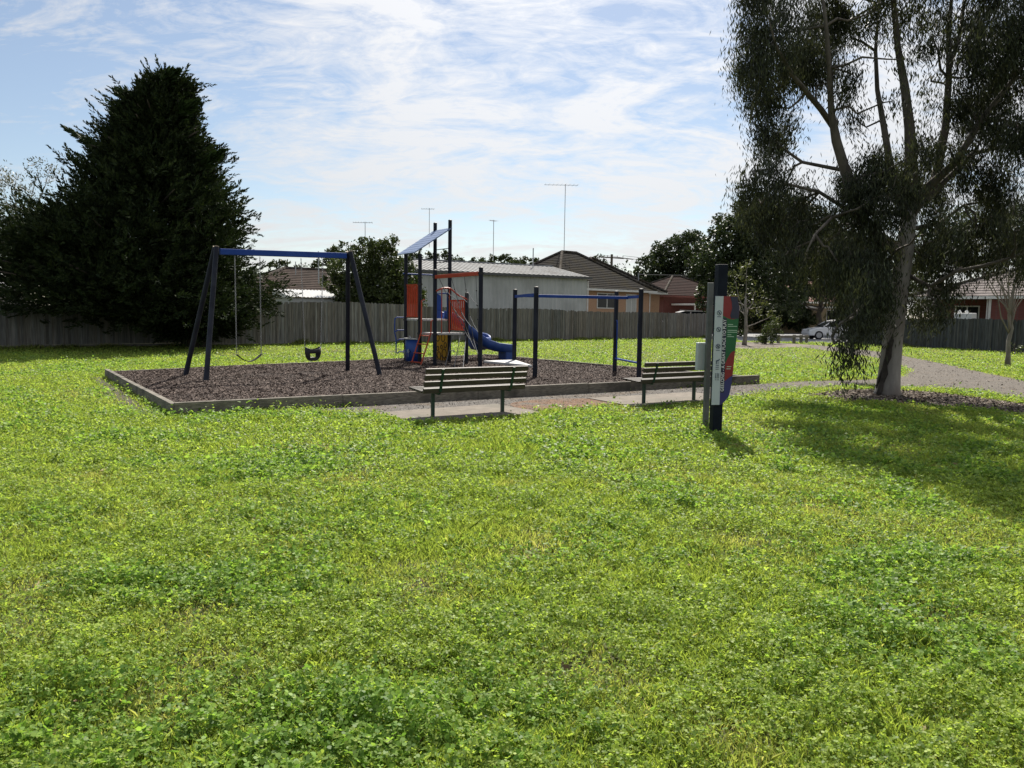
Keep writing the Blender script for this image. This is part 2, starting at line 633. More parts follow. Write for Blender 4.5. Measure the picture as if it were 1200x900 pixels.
def dryness(x, y):
    d_ = vnoise(x + 4, y + 9, 0.55, 23) * .5 + vnoise(x, y, 1.7, 24) * .3 + vnoise(x, y, 5.0, 26) * .2
    d_ = np.clip((d_ - .53) * 3.2, 0, .55)
    for wx, wy, wr in WORN:
        rr = ((x - wx) ** 2 + ((y - wy) * .8) ** 2) / wr ** 2
        d_ = np.maximum(d_, .72 * np.exp(-rr * 1.3) * (.55 + .8 * vnoise(x, y, 5.5, 27)))
    return np.clip(d_, 0, .95)


def grass_blades(n, d0, d1, power, seed):
    rg = np.random.default_rng(seed)
    x, y = lawn_points(n, d0, d1, power, rg)
    k = keep_lawn(x, y, rg) & fence_mask(x, y)
    x, y = x[k], y[k]
    dry = dryness(x, y)
    k = rg.random(len(x)) > dry * .5
    x, y, dry = x[k], y[k], dry[k]
    n = len(x)
    patch = vnoise(x, y, 0.9, 21) * .6 + vnoise(x, y, 2.7, 22) * .4
    scale = np.clip(y / 4.0, 0.8, None) ** 0.5
    h = rg.uniform(0.018, 0.055, n) * (0.45 + 0.6 * patch + .6 * vnoise(x, y, 6.0, 25)) * np.clip(scale, 1, 1.3) * (1 - .45 * dry)
    tuft = vnoise(x, y, 3.3, 28) > .74
    h = h * np.where(tuft, 1.35, 1)
    wd = rg.uniform(0.0016, 0.0036, n) * scale * 1.25
    ang = rg.uniform(0, 2 * np.pi, n)
    lean = rg.uniform(0.15, 1.1, n) * h
    dx, dy = np.cos(ang) * lean, np.sin(ang) * lean
    sa = rg.uniform(0, 2 * np.pi, n)
    sx, sy = np.cos(sa) * wd, np.sin(sa) * wd
    z0 = np.zeros(n)
    B = np.stack([x, y, z0], 1)
    S = np.stack([sx, sy, z0], 1)
    M_ = B + np.stack([dx * .35, dy * .35, h * .62], 1)
    T = B + np.stack([dx, dy, h], 1)
    q = np.stack([B - S, B + S, M_ + S * .8, T, M_ - S * .8], 1)
    g1, g2, g3 = np.array((0.235, 0.315, 0.058)), np.array((0.40, 0.475, 0.105)), np.array((0.50, 0.44, 0.20))
    t = rg.random((n, 1))
    col = g1 * (1 - t) + g2 * t
    dw = (dry * rg.random(n) ** .6)[:, None] + (rg.random((n, 1)) < .035) * .7
    dw = np.clip(dw, 0, .9)
    col = col * (1 - dw) + g3 * dw
    col *= rg.uniform(.75, 1.2, (n, 1))
    GRASS_V.append(q.reshape(-1, 3))
    GRASS_T.append(np.full(n, 5))
    GRASS_P.append(col)


def clover(n, d0, d1, power, seed, size=1.0, full=True):
    rg = np.random.default_rng(seed)
    x, y = lawn_points(n, d0, d1, power, rg)
    patch = vnoise(x + 7, y, 0.8, 31) * .45 + vnoise(x, y + 3, 2.2, 32) * .35 + vnoise(x, y, 6.0, 33) * .2
    k = keep_lawn(x, y, rg) & fence_mask(x, y) & (patch > 0.23 + rg.normal(0, .10, n)) & (rg.random(n) > dryness(x, y) * 1.05)
    x, y, patch = x[k], y[k], patch[k]
    n = len(x)
    scale = np.clip(y / 4.0, 0.8, None) ** 0.30 * size
    mound = vnoise(x + 3, y, 6.5, 34) * .6 + vnoise(x, y + 5, 13.0, 35) * .4
    h = rg.uniform(0.006, 0.062, n) * (0.5 + 1.1 * patch) * (0.2 + 2.4 * mound ** 1.7)
    h *= np.where(rg.random(n) < .22, rg.uniform(1.2, 1.9, n), 1)
    c = np.stack([x, y, h], 1)
    tilt = rg.normal(0, .55, (n, 2))
    nrm = unit(np.stack([tilt[:, 0], tilt[:, 1], np.ones(n)], 1))
    a0 = rg.uniform(0, 2 * np.pi, n)
    ref = unit(np.cross(nrm, np.tile((0.31, 0.95, 0.05), (n, 1))))
    ref2 = np.cross(nrm, ref)
    kind = vnoise(x, y, 1.4, 36) * .6 + rg.random(n) * .4       # mix of fine clover and broader weeds
    L_ = rg.uniform(0.007, 0.0165, n) * scale * np.where(kind > .66, 1.55, 1.0)
    t = rg.random((n, 1))
    col = np.array((0.150, 0.245, 0.046)) * (1 - t) + np.array((0.43, 0.53, 0.11)) * t
    col = np.where((kind > .66)[:, None], col * np.array((.72, .86, .85)), col)
    col *= rg.uniform(.7, 1.2, (n, 1))
    for j in range(3 if full else 1):
        a = a0 + j * 2.094 + rg.normal(0, .15, n)
        dd = ref * np.cos(a)[:, None] + ref2 * np.sin(a)[:, None]
        dd = unit(dd + nrm * rg.normal(0.10, .28, n)[:, None])
        ss = unit(np.cross(dd, nrm + rg.normal(0, .25, (n, 3))))
        l_ = L_[:, None]
        if full:
            q = np.stack([c, c + dd * l_ * .45 + ss * l_ * .42, c + dd * l_ * .95 + ss * l_ * .36, c + dd * l_ * 1.02,
                          c + dd * l_ * .95 - ss * l_ * .36, c + dd * l_ * .45 - ss * l_ * .42], 1)
            GRASS_T.append(np.full(n, 6))
        else:
            q = np.stack([c - dd * l_ * .7, c + ss * l_ * .62, c + dd * l_ * .9, c - ss * l_ * .62], 1)
            GRASS_T.append(np.full(n, 4))
        GRASS_V.append(q.reshape(-1, 3))
        GRASS_P.append(col)


grass_blades(290000, 1.9, 7.5, 1.25, 101)
grass_blades(420000, 7.0, 26, 1.3, 102)
grass_blades(240000, 24, 64, 1.0, 103)
clover(420000, 1.9, 8.0, 1.25, 111, .92)
clover(620000, 7.2, 26, 1.35, 112, 1.25, False)
clover(260000, 24, 62, 1.0, 113, 1.35, False)
def foot_weeds(a, b, n, seed):
    rg = np.random.default_rng(seed)
    t = rg.random(n)
    a, b = np.array(a), np.array(b)
    p = a + np.outer(t, b - a)
    nn = np.array((b[1] - a[1], -(b[0] - a[0])))
    nn = nn / np.linalg.norm(nn)
    p = p + nn * (0.06 + np.abs(rg.normal(0, .14, n)))[:, None]
    h = rg.uniform(.05, .26, n) * (0.25 + 1.3 * vnoise(p[:, 0], p[:, 1], 1.1, 44) ** 2)
    w_ = rg.uniform(.006, .016, n)
    an = rg.uniform(0, 6.283, n)
    B = np.stack([p[:, 0], p[:, 1], np.zeros(n)], 1)
    S = np.stack([np.cos(an) * w_, np.sin(an) * w_, np.zeros(n)], 1)
    ln = rg.normal(0, .4, (n, 2)) * h[:, None]
    T = B + np.stack([ln[:, 0], ln[:, 1], h], 1)
    M_ = B + np.stack([ln[:, 0] * .35, ln[:, 1] * .35, h * .6], 1)
    GRASS_V.append(np.stack([B - S, B + S, M_ + S * .8, T, M_ - S * .8], 1).reshape(-1, 3))
    GRASS_T.append(np.full(n, 5))
    tt = rg.random((n, 1))
    GRASS_P.append(np.array((.15, .22, .05)) * (1 - tt) + np.array((.36, .36, .12)) * tt)


FY = lambda X: (X, 28.67 + (X + 19.15) * 0.875)
foot_weeds(FY(-24), FY(15), 14000, 121)
foot_weeds((21.2, 48.6), (27.5, 33.0), 5000, 122)
M_grass = leaf_mat('grass', trans=0.52, rough=0.5, spec=0.2, tint=(1.2, 1.25, 0.75))
go = np_mesh('grass', np.concatenate(GRASS_V), np.concatenate(GRASS_T), M_grass, np.concatenate(GRASS_P))
go['kind'] = 'stuff'
go['label'] = 'sunlit green lawn of clover and short grass over the park'
del GRASS_V, GRASS_T, GRASS_P

rg = np.random.default_rng(61)
x, y = lawn_points(7000, 2.0, 22, 1.2, rg)
k = keep_lawn(x, y, rg)
x, y = x[k], y[k]
near_gum = np.exp(-(((x - 8) / 5) ** 2 + ((y - 14) / 6) ** 2))
k = rg.random(len(x)) < .28 + .7 * near_gum
x, y = x[k], y[k]
n = len(x)
c = np.stack([x, y, rg.uniform(.012, .045, n)], 1)
d = np.stack([rg.normal(size=n), rg.normal(size=n), rg.normal(size=n) * .25], 1)
ln = rg.uniform(.03, .09, n)
q = diamonds(c, d, ln, ln * rg.uniform(.12, .3, n), rg)
cols = np.array([(.30, .20, .11), (.42, .34, .20), (.17, .11, .07), (.36, .30, .16)])[rg.integers(0, 4, n)]
o = np_mesh('lawn_litter', q, 4, M_chip, cols)
o['kind'] = 'stuff'

# ------------------------------------------------------------------ fences
M_paling = mat('grey_paling', (0.15, 0.145, 0.13), (0.28, 0.265, 0.24), scale=7, rough=0.9, detail=8, bump=0.4, stretch=(2.0, 2.0, 0.25),
               c3=(0.11, 0.11, 0.095), scale3=0.8)
M_plinth = mat('plinth_timber', (0.11, 0.105, 0.09), (0.18, 0.17, 0.15), scale=6, rough=0.9, detail=7, bump=0.3)
M_greenpal = mat('dark_paling', (0.085, 0.09, 0.085), (0.17, 0.17, 0.155), scale=7, rough=0.9, detail=8, bump=0.4, stretch=(2.0, 2.0, 0.25),
                 c3=(0.07, 0.08, 0.075), scale3=0.7)


def paling_mat(name, k):
    m = bpy.data.materials.new(name)
    m.use_nodes = True
    t = m.node_tree
    p = t.nodes['Principled BSDF']
    p.inputs['Roughness'].default_value = .95
    p.inputs['Specular IOR Level'].default_value = .12
    a = t.nodes.new('ShaderNodeAttribute')
    a.attribute_name = 'pigment'
    tcn = t.nodes.new('ShaderNodeTexCoord')
    mp = t.nodes.new('ShaderNodeMapping')
    mp.inputs['Scale'].default_value = (14, 14, .9)
    t.links.new(tcn.outputs['Object'], mp.inputs[0])
    n = t.nodes.new('ShaderNodeTexNoise')
    n.inputs['Scale'].default_value = 2.0
    n.inputs['Detail'].default_value = 6
    t.links.new(mp.outputs[0], n.inputs['Vector'])
    r = t.nodes.new('ShaderNodeMapRange')
    r.inputs['From Min'].default_value = .3
    r.inputs['From Max'].default_value = .7
    r.inputs['To Min'].default_value = .6 * k
    r.inputs['To Max'].default_value = 1.3 * k
    t.links.new(n.outputs['Fac'], r.inputs['Value'])
    x = t.nodes.new('ShaderNodeVectorMath')
    x.operation = 'SCALE'
    t.links.new(a.outputs['Color'], x.inputs[0])
    t.links.new(r.outputs[0], x.inputs['Scale'])
    t.links.new(x.outputs[0], p.inputs['Base Color'])
    return m


M_pal1 = paling_mat('paling_grey', 1.0)


def fence(label, a, b, h, tone, pw=0.10, plinth=0.0, capped=False):
    a, b = Vector((*a, 0)), Vector((*b, 0))
    t = thing('paling_fence', label, 'fence', a)
    dd = (b - a).normalized()
    nrm = Vector((dd.y, -dd.x, 0))
    ln = (b - a).length
    m = MB()
    k = int(ln / (pw * .93))
    pg = []
    for i in range(k):
        s_ = (i + .5) * ln / k
        hh = h + .025 * math.sin(i * .07 + h) + random.uniform(-.035, .02) - (random.uniform(.04, .10) if random.random() < .04 else 0)
        tilt = random.uniform(-.008, .008)
        ctr = a + dd * s_ + nrm * (0.004 + (0.020 if i % 2 else 0) + random.uniform(0, .006)) + UP * ((hh + plinth) / 2)
        wd_ = pw * (random.uniform(1.22, 1.32) if i % 2 == 0 else random.uniform(.72, .95))
        m.box(ctr, (hh - plinth, wd_, .014), UP + dd * tilt, nrm)
        v_ = random.choice((.75, .88, .95, 1.0, 1.0, 1.08, 1.25)) * random.uniform(.9, 1.1) * 1.5
        wm = random.uniform(-.05, .05)
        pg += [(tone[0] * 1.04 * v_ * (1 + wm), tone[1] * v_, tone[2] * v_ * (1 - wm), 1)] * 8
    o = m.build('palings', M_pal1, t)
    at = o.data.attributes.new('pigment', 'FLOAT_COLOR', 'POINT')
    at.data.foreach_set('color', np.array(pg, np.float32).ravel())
    if plinth:
        mp_ = MB()
        mp_.bar(a + UP * plinth / 2 + nrm * .02, b + UP * plinth / 2 + nrm * .02, .03, plinth - .005)
        mp_.build('plinth_board', M_plinth, t)
    for z in (h * .25, h * .78):
        mr = MB()
        mr.bar(a - nrm * .04 + UP * z, b - nrm * .04 + UP * z, .045, .075)
        mr.build('rail', M_paling, t)
    return t


def fpt(X):
    return (X, 28.67 + (X + 19.15) * 0.875)


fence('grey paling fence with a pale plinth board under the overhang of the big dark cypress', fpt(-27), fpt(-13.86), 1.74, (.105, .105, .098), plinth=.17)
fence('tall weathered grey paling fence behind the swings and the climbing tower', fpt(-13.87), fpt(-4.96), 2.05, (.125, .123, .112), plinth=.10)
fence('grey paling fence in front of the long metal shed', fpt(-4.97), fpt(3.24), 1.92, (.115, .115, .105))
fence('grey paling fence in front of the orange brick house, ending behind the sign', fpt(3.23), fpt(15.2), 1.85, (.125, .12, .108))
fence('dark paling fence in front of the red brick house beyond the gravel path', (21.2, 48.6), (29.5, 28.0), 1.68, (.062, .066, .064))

# ------------------------------------------------------------------ houses and sheds
M_steel = mat('shed_steel', (0.40, 0.42, 0.41), (0.47, 0.48, 0.47), scale=2, rough=0.55, stretch=(3, 3, .3), c3=(0.35, 0.36, 0.35), scale3=.7)
M_zinc = mat('zinc_roof', (0.17, 0.175, 0.175), (0.25, 0.255, 0.255), scale=3, rough=0.75, spec=.2, c3=(0.13, 0.125, 0.12), scale3=1.0)
M_gutter = mat('dark_gutter', (0.07, 0.075, 0.075), (0.10, 0.10, 0.10), rough=0.6)
M_white = mat('white_paint', (0.62, 0.61, 0.58), (0.74, 0.73, 0.70), scale=4, rough=0.6)
M_glass = mat('window_glass', (0.012, 0.014, 0.017), (0.02, 0.023, 0.027), rough=0.1, spec=0.3)
M_curtain = mat('pale_curtain', (0.42, 0.42, 0.40), (0.52, 0.52, 0.50), stretch=(8, 8, .3), rough=.9)


def brick_mat(name, c1, c2, mortar, ang):
    m = bpy.data.materials.new(name)
    m.use_nodes = True
    t = m.node_tree
    p = t.nodes['Principled BSDF']
    p.inputs['Roughness'].default_value = 0.9
    tcn = t.nodes.new('ShaderNodeTexCoord')
    sp = t.nodes.new('ShaderNodeSeparateXYZ')
    t.links.new(tcn.outputs['Object'], sp.inputs[0])
    ad = t.nodes.new('ShaderNodeMath')
    ad.operation = 'ADD'
    t.links.new(sp.outputs[0], ad.inputs[0])
    t.links.new(sp.outputs[1], ad.inputs[1])
    cb = t.nodes.new('ShaderNodeCombineXYZ')
    t.links.new(ad.outputs[0], cb.inputs[0])
    t.links.new(sp.outputs[2], cb.inputs[1])
    b = t.nodes.new('ShaderNodeTexBrick')
    b.inputs['Scale'].default_value = 4.2
    b.inputs['Color1'].default_value = (*c1, 1)
    b.inputs['Color2'].default_value = (*c2, 1)
    b.inputs['Mortar'].default_value = (*mortar, 1)
    b.inputs['Mortar Size'].default_value = 0.03
    t.links.new(cb.outputs[0], b.inputs['Vector'])
    t.links.new(b.outputs['Color'], p.inputs['Base Color'])
    return m


M_obrick = brick_mat('orange_brick', (0.43, 0.235, 0.135), (0.50, 0.285, 0.17), (0.38, 0.28, 0.21), 0)
M_rbrick = brick_mat('red_brick', (0.125, 0.034, 0.026), (0.165, 0.046, 0.034), (0.12, 0.065, 0.055), 0)
M_cbrick = brick_mat('cream_brick', (0.42, 0.32, 0.19), (0.50, 0.38, 0.23), (0.40, 0.34, 0.26), 0)


def tile_mat(name, c1, c2, c3):
    return mat(name, c1, c2, scale=5, rough=0.95, detail=6, c3=c3, scale3=1.3, bump=.3, spec=.08)


M_tdark = tile_mat('dark_roof_tile', (0.010, 0.009, 0.0085), (0.026, 0.023, 0.020), (0.028, 0.022, 0.010))
M_tbrown = tile_mat('brown_roof_tile', (0.045, 0.032, 0.027), (0.075, 0.055, 0.046), (0.035, 0.028, 0.024))
M_tgrey = tile_mat('pale_roof_tile', (0.17, 0.15, 0.14), (0.25, 0.22, 0.21), (0.12, 0.10, 0.095))
M_tred = tile_mat('red_roof_tile', (0.022, 0.010, 0.009), (0.036, 0.016, 0.013), (0.02, 0.011, 0.010))
M_tpink = tile_mat('terracotta_tile', (0.22, 0.13, 0.11), (0.30, 0.18, 0.15), (0.18, 0.11, 0.09))
M_cap = tile_mat('ridge_cap', (0.05, 0.042, 0.034), (0.13, 0.115, 0.10), (0.05, 0.038, 0.02))


def lerp(a, b, t):
    return a + (b - a) * t


def course_face(m, e0, e1, r0, r1, courses=14, lift=0.035):
    """a sloping roof face laid as overlapping tile courses, eave e0-e1 up to ridge r0-r1"""
    nrm = (e1 - e0).cross(r0 - e0)
    if nrm.length < 1e-6:
        nrm = (e1 - e0).cross(r1 - e0)
    nrm.normalize()
    if nrm.z < 0:
        nrm = -nrm
    for i in range(courses):
        t0, t1 = i / courses, (i + 1.12) / courses
        t1 = min(t1, 1)
        a, b = lerp(e0, r0, t0), lerp(e1, r1, t0)
        c, d = lerp(e1, r1, t1), lerp(e0, r0, t1)
        n_ = nrm * lift
        vs = [a + n_, b + n_, c, d, a, b]
        m.add(vs, [(0, 1, 2, 3), (4, 5, 1, 0)])


def hip_roof(parent, o, ex, ey, w_, dp, eave, rise, m_tile, ov=0.45, ridge_frac=None, courses=16, gutter=M_white):
    """plan: origin o, ex along front (w_), ey to the back (dp)"""
    o = Vector((o[0], o[1], 0))
    P = lambda a, b, z: o + ex * a + ey * b + UP * z
    hipn = min(w_, dp) / 2
    A, B, C, D = P(-ov, -ov, eave), P(w_ + ov, -ov, eave), P(w_ + ov, dp + ov, eave), P(-ov, dp + ov, eave)
    if w_ >= dp:
        R0, R1 = P(hipn, dp / 2, eave + rise), P(w_ - hipn, dp / 2, eave + rise)
        faces = [(A, B, R0, R1), (C, D, R1, R0), (B, C, R1, R1), (D, A, R0, R0)]
        hips = [(A, R0), (B, R1), (C, R1), (D, R0), (R0, R1)]
    else:
        R0, R1 = P(w_ / 2, hipn, eave + rise), P(w_ / 2, dp - hipn, eave + rise)
        faces = [(A, B, R0, R0), (C, D, R1, R1), (B, C, R0, R1), (D, A, R1, R0)]
        hips = [(A, R0), (B, R0), (C, R1), (D, R1), (R0, R1)]
    m = MB()
    for f in faces:
        course_face(m, *f, courses=courses)
    m.add([A - UP * .02, B - UP * .02, C - UP * .02, D - UP * .02], [(3, 2, 1, 0)])
    rf = m.build('roof', m_tile, parent)
    mc = MB()
    for a, b in hips:
        if (b - a).length > .2:
            k = max(2, int((b - a).length / .42))
            for i in range(k):
                p, q_ = lerp(a, b, i / k), lerp(a, b, (i + 1.05) / k)
                mc.tube([p + UP * .03, q_ + UP * .06], [.13, .10], 6)
    mc.build('ridge_cap', M_cap, rf)
    mg = MB()
    for a, b in ((A, B), (B, C), (C, D), (D, A)):
        t = (b - a).normalized() * .06
        mg.bar(a - UP * .09 - t, b - UP * .09 + t, .10, .16)
    mg.build('gutter', gutter, rf)
    return rf


def wall_box(parent, o, ex, ey, w_, dp, h, m_, name='wall'):
    m = MB()
    c = Vector((o[0], o[1], 0)) + ex * w_ / 2 + ey * dp / 2 + UP * (h / 2 - .02)
    m.box(c, (w_, dp, h), ex)
    return m.build(name, m_, parent)


def window(parent, o, ex, nrm, x0, x1, z0, z1, mframe=M_white, mglass=M_glass, mull=1):
    """frame stands 3 cm proud of the wall, pane set inside it"""
    o = Vector((o[0], o[1], 0))
    P = lambda x, z, k: o + ex * x + UP * z + nrm * k
    m = MB()
    t = .07
    m.bar(P(x0, z0 + t / 2, .015), P(x1, z0 + t / 2, .015), .07, t)
    m.bar(P(x0, z1 - t / 2, .015), P(x1, z1 - t / 2, .015), .07, t)
    for x in [x0 + t / 2, x1 - t / 2] + [x0 + (x1 - x0) * (i + 1) / (mull + 1) for i in range(mull)]:
        m.box(P(x, (z0 + z1) / 2, .015), (z1 - z0 - 2 * t, t, .068), UP, nrm)
    f = m.build('window', mframe, parent)
    g_ = MB()
    g_.box(P((x0 + x1) / 2, (z0 + z1) / 2, .012), (x1 - x0 - t, .03, z1 - z0 - t), ex)
    g_.build('pane', mglass, f)
    return f


def v2(a):
    return Vector((a[0], a[1], 0))


# long grey metal shed
S0, S1 = Vector((-6.0, 47.9, 0)), Vector((5.15, 54.2, 0))
ex = (S1 - S0).normalized()
ey = Vector((-ex.y, ex.x, 0))
shed = thing('metal_shed', 'long pale grey corrugated metal shed with a low pitched zinc roof behind the fence', 'shed', S0)
SW, SD, SH, SR = (S1 - S0).length, 10.0, 4.2, 5.15
m = MB()
nr = int(SW / .16)
poly = [(0, 0)]
pts = []
for i in range(nr + 1):
    pts.append((SW * i / nr, 0.03 if i % 2 else -0.02))
fr = [S0 + ex * a + ey * b for a, b in pts]
k = len(fr)
m.add([p for p in fr] + [p + UP * SH for p in fr], [(i, i + 1, i + 1 + k, i + k) for i in range(k - 1)])
bl, br = S0 + ey * SD, S1 + ey * SD
m.add([S1, br, br + UP * SH, S1 + ey * SD / 2 + UP * SR, S1 + UP * SH], [(0, 1, 2, 3, 4)])
m.add([S0, bl, bl + UP * SH, S0 + ey * SD / 2 + UP * SR, S0 + UP * SH], [(4, 3, 2, 1, 0)])
m.add([bl, br, br + UP * SH, bl + UP * SH], [(0, 1, 2, 3)])
m.build('wall', M_steel, shed)
m = MB()
ov = .18
for sgn in (0, 1):
    n_ = int((SW + .5) / .38)
    rid = S0 + ey * SD / 2 + UP * (SR + .06)
    eav = S0 + (ey * (-ov) if sgn == 0 else ey * (SD + ov)) + UP * (SH + .03)
    for i in range(n_):
        a0 = -.25 + (SW + .5) * i / n_
        a1 = -.25 + (SW + .5) * (i + 1) / n_
        am = a0 + .05
        z = UP * .035
        vs = [eav + ex * a0, rid + ex * a0, eav + ex * a0 + ex * .03 + z, rid + ex * a0 + ex * .03 + z, eav + ex * (a0 + .07), rid + ex * (a0 + .07), eav + ex * a1, rid + ex * a1]
        m.add(vs, [(0, 2, 3, 1), (2, 4, 5, 3), (4, 6, 7, 5)])
m.tube([S0 + ey * SD / 2 + UP * (SR + .07) - ex * .25, S1 + ey * SD / 2 + UP * (SR + .07) + ex * .25], .09, 6)
rf = m.build('roof', M_zinc, shed)
m = MB()
m.bar(S0 - ey * .25 + UP * (SH - .03) - ex * .25, S1 - ey * .25 + UP * (SH - .03) + ex * .25, .12, .17)
m.build('gutter', M_gutter, rf)
m = MB()
m.box(S1 - ey * .06 + ex * .06 + UP * (SH / 2 - .1), (SH - .25, .08, .08), UP)
m.build('downpipe', M_white, shed)

# orange brick house with dark tiled hip roofs
hx = Vector((0.77, 0.638, 0)).normalized()
hy = Vector((-hx.y, hx.x, 0))
house = thing('brick_house', 'orange brick house with dark mossy tiled hip roof beside the metal shed', 'house', (5.2, 57.8, 0))
O1 = Vector((4.7, 57.7, 0)) - hx * 1.8
W1, D1 = 10.0, 8.4
wall_box(house, O1, hx, hy, W1, D1, 3.6, M_obrick)
hip_roof(house, O1, hx, hy, W1, D1, 3.62, 3.0, M_tdark, courses=20)
O2 = O1 + hx * 4.8 + hy * 1.5
wall_box(house, O2, hx, hy, 8.4, 8.2, 3.58, M_obrick)
hip_roof(house, O2, hx, hy, 8.4, 8.2, 3.60, 2.85, M_tdark, courses=20)
window(house, O1, hx, -hy, 4.0, 6.2, 2.12, 3.32)
window(house, O1, hx, -hy, 7.3, 8.5, 1.2, 3.3, mglass=M_curtain)
m = MB()
m.box(O1 + hx * 10.12 - hy * .05 + UP * 1.7, (3.4, .07, .07), UP)
m.build('downpipe', M_white, house)

# red house beyond with carport and parked wagon
rh = thing('red_house', 'dark red brick house with a white carport edge seen past the orange house', 'house', (17, 76, 0))
rx = Vector((0.9, 0.43, 0)).normalized()
ry = Vector((-rx.y, rx.x, 0))
OR = Vector((14.6, 75.0, 0))
wall_box(rh, OR, rx, ry, 9, 8, 3.6, M_rbrick)
hip_roof(rh, OR, rx, ry, 9, 8, 3.62, 2.1, M_tred, courses=12, gutter=M_rbrick)
m = MB()
cpO = OR + rx * 1.0 - ry * 3.6
m.box(cpO + rx * 2.4 + ry * 1.8 + UP * 2.75, (5.0, 3.5, .16), rx)
m.build('carport_roof', M_white, rh)
for a in (0.1, 4.7):
    m = MB()
    m.box(cpO + rx * a + ry * .2 + UP * 1.33, (2.66, .1, .1), UP)
    m.build('carport_post', M_white, rh)

# brown tiled house behind the swings
bh = thing('tiled_house', 'low house with a brown tiled hip roof seen between the cypress and the leafy bush', 'house', (-18, 56, 0))
bx_ = Vector((0.83, 0.555, 0)).normalized()
by_ = Vector((-bx_.y, bx_.x, 0))
OB = AT(300, 340, 52)
OB = Vector((OB.x, 50, 0))
wall_box(bh, OB, bx_, by_, 10.5, 7.5, 2.98, M_cbrick)
hip_roof(bh, OB, bx_, by_, 10.5, 7.5, 3.0, 1.6, M_tbrown, courses=12, gutter=mat('brown_gutter', (.22, .18, .15), (.27, .22, .19)))
for (xx, yy0, yy1) in ((346, 308, 334), (373, 296, 332), (387, 308, 334)):
    pass

# small garden shed behind the tall fence
sh = thing('garden_shed', 'small metal garden shed with a sunlit white roof just over the tall fence', 'shed', (-11, 43, 0))
sx_ = Vector((0.80, 0.60, 0)).normalized()
sy_ = Vector((-sx_.y, sx_.x, 0))
OS = Vector((-11.6, 40.6, 0))
wall_box(sh, OS, sx_, sy_, 4.6, 2.6, 2.30, mat('pale_steel', (.44, .45, .44), (.52, .53, .52), stretch=(6, 6, .2), rough=.6))
m = MB()
n_ = 24
P = lambda a, b, z: OS + sx_ * a + sy_ * b + UP * z
for i in range(n_):
    a0, a1 = -.1 + 4.8 * i / n_, -.1 + 4.8 * (i + 1) / n_
    am = (a0 + a1) / 2
    m.add([P(a0, -.12, 2.32), P(am, -.12, 2.36), P(a1, -.12, 2.32), P(a1, 2.7, 2.78), P(am, 2.7, 2.82), P(a0, 2.7, 2.78)], [(0, 1, 4, 5), (1, 2, 3, 4)])
m.add([P(-.1, -.12, 2.3), P(4.7, -.12, 2.3), P(4.7, 2.7, 2.3), P(-.1, 2.7, 2.3)], [(3, 2, 1, 0)])
m.add([P(-.1, -.12, 2.3), P(-.1, 2.7, 2.3), P(-.1, 2.7, 2.79), P(-.1, -.12, 2.33)], [(0, 1, 2, 3)])
m.add([P(4.7, -.12, 2.3), P(4.7, 2.7, 2.3), P(4.7, 2.7, 2.79), P(4.7, -.12, 2.33)], [(3, 2, 1, 0)])
m.build('roof', mat('white_zinc', (.60, .60, .58), (.72, .72, .70), rough=.5), sh)

# shed at the far left edge
fs = thing('small_shed', 'grey brown shed wall showing over the fence left of the cypress', 'shed', (-24, 36, 0))
OF = Vector((-27.5, 34.6, 0))
wall_box(fs, OF, Vector((1, 0, 0)), Vector((0, 1, 0)), 4.0, 3.0, 2.35, mat('grey_weatherboard', (.20, .18, .16), (.27, .25, .22), stretch=(.3, .3, 8)))
m = MB()
m.prism([(-.15, 2.36), (4.15, 2.36), (4.15, 2.45), (2.0, 2.95), (-.15, 2.45)], (1, 0, 0), (0, 0, 1), (0, 1, 0), OF - Vector((0, .12, 0)), 3.3)
m.build('roof', M_zinc, fs)

# red brick house at the right with pale tiles
qh = thing('brick_house', 'red brick house with pale tiled roof and patio behind the dark fence at the right', 'house', (28, 46, 0))
qx = Vector((0.62, -0.785, 0)).normalized()
qy = Vector((-qx.y, qx.x, 0))
OQ = Vector((27.6, 44.8, 0))
wall_box(qh, OQ, qx, qy, 13, 9, 3.0, M_rbrick)
OQ2 = OQ - qx * 4.0 + qy * 2.2
wall_box(qh, OQ2, qx, qy, 4.0, 6.8, 3.0, M_rbrick)
hip_roof(qh, OQ2 - qy * 2.0, qx, qy, 17, 11.0, 3.02, 2.3, M_tgrey, courses=14)
window(qh, OQ2, qx, -qy, 1.3, 2.7, 1.0, 2.5)
for a in (.15, 3.86):
    m = MB()
    m.box(OQ2 + qx * a - qy * 2.0 + UP * 1.48, (2.96, .09, .09), UP)
    m.build('patio_post', M_white, qh)
m = MB()
m.box(OQ2 + qx * 4.06 - qy * 2.24 + UP * 1.45, (2.9, .09, .09), UP)
m.build('downpipe', M_white, qh)
# white cooler box beside the patio
ac = thing('cooler_box', 'white evaporative cooler box showing over the dark fence by the patio', 'air cooler', AT(1131, 400, 43.6).xy.to_3d())
b0 = AT(1131, 372, 43.6)
m = MB()
m.box((b0.x, b0.y, 1.0), (.95, .7, 2.02), qx)
m.build('casing', M_white, ac, bevel=.04)
for s_ in (-.25, .12):
    m = MB()
    m.tube([Vector((b0.x, b0.y, 2.0)) + qx * s_, Vector((b0.x, b0.y, 2.15)) + qx * (s_ - .1)], .08, 8)
    m.build('vent_pipe', M_white, ac)

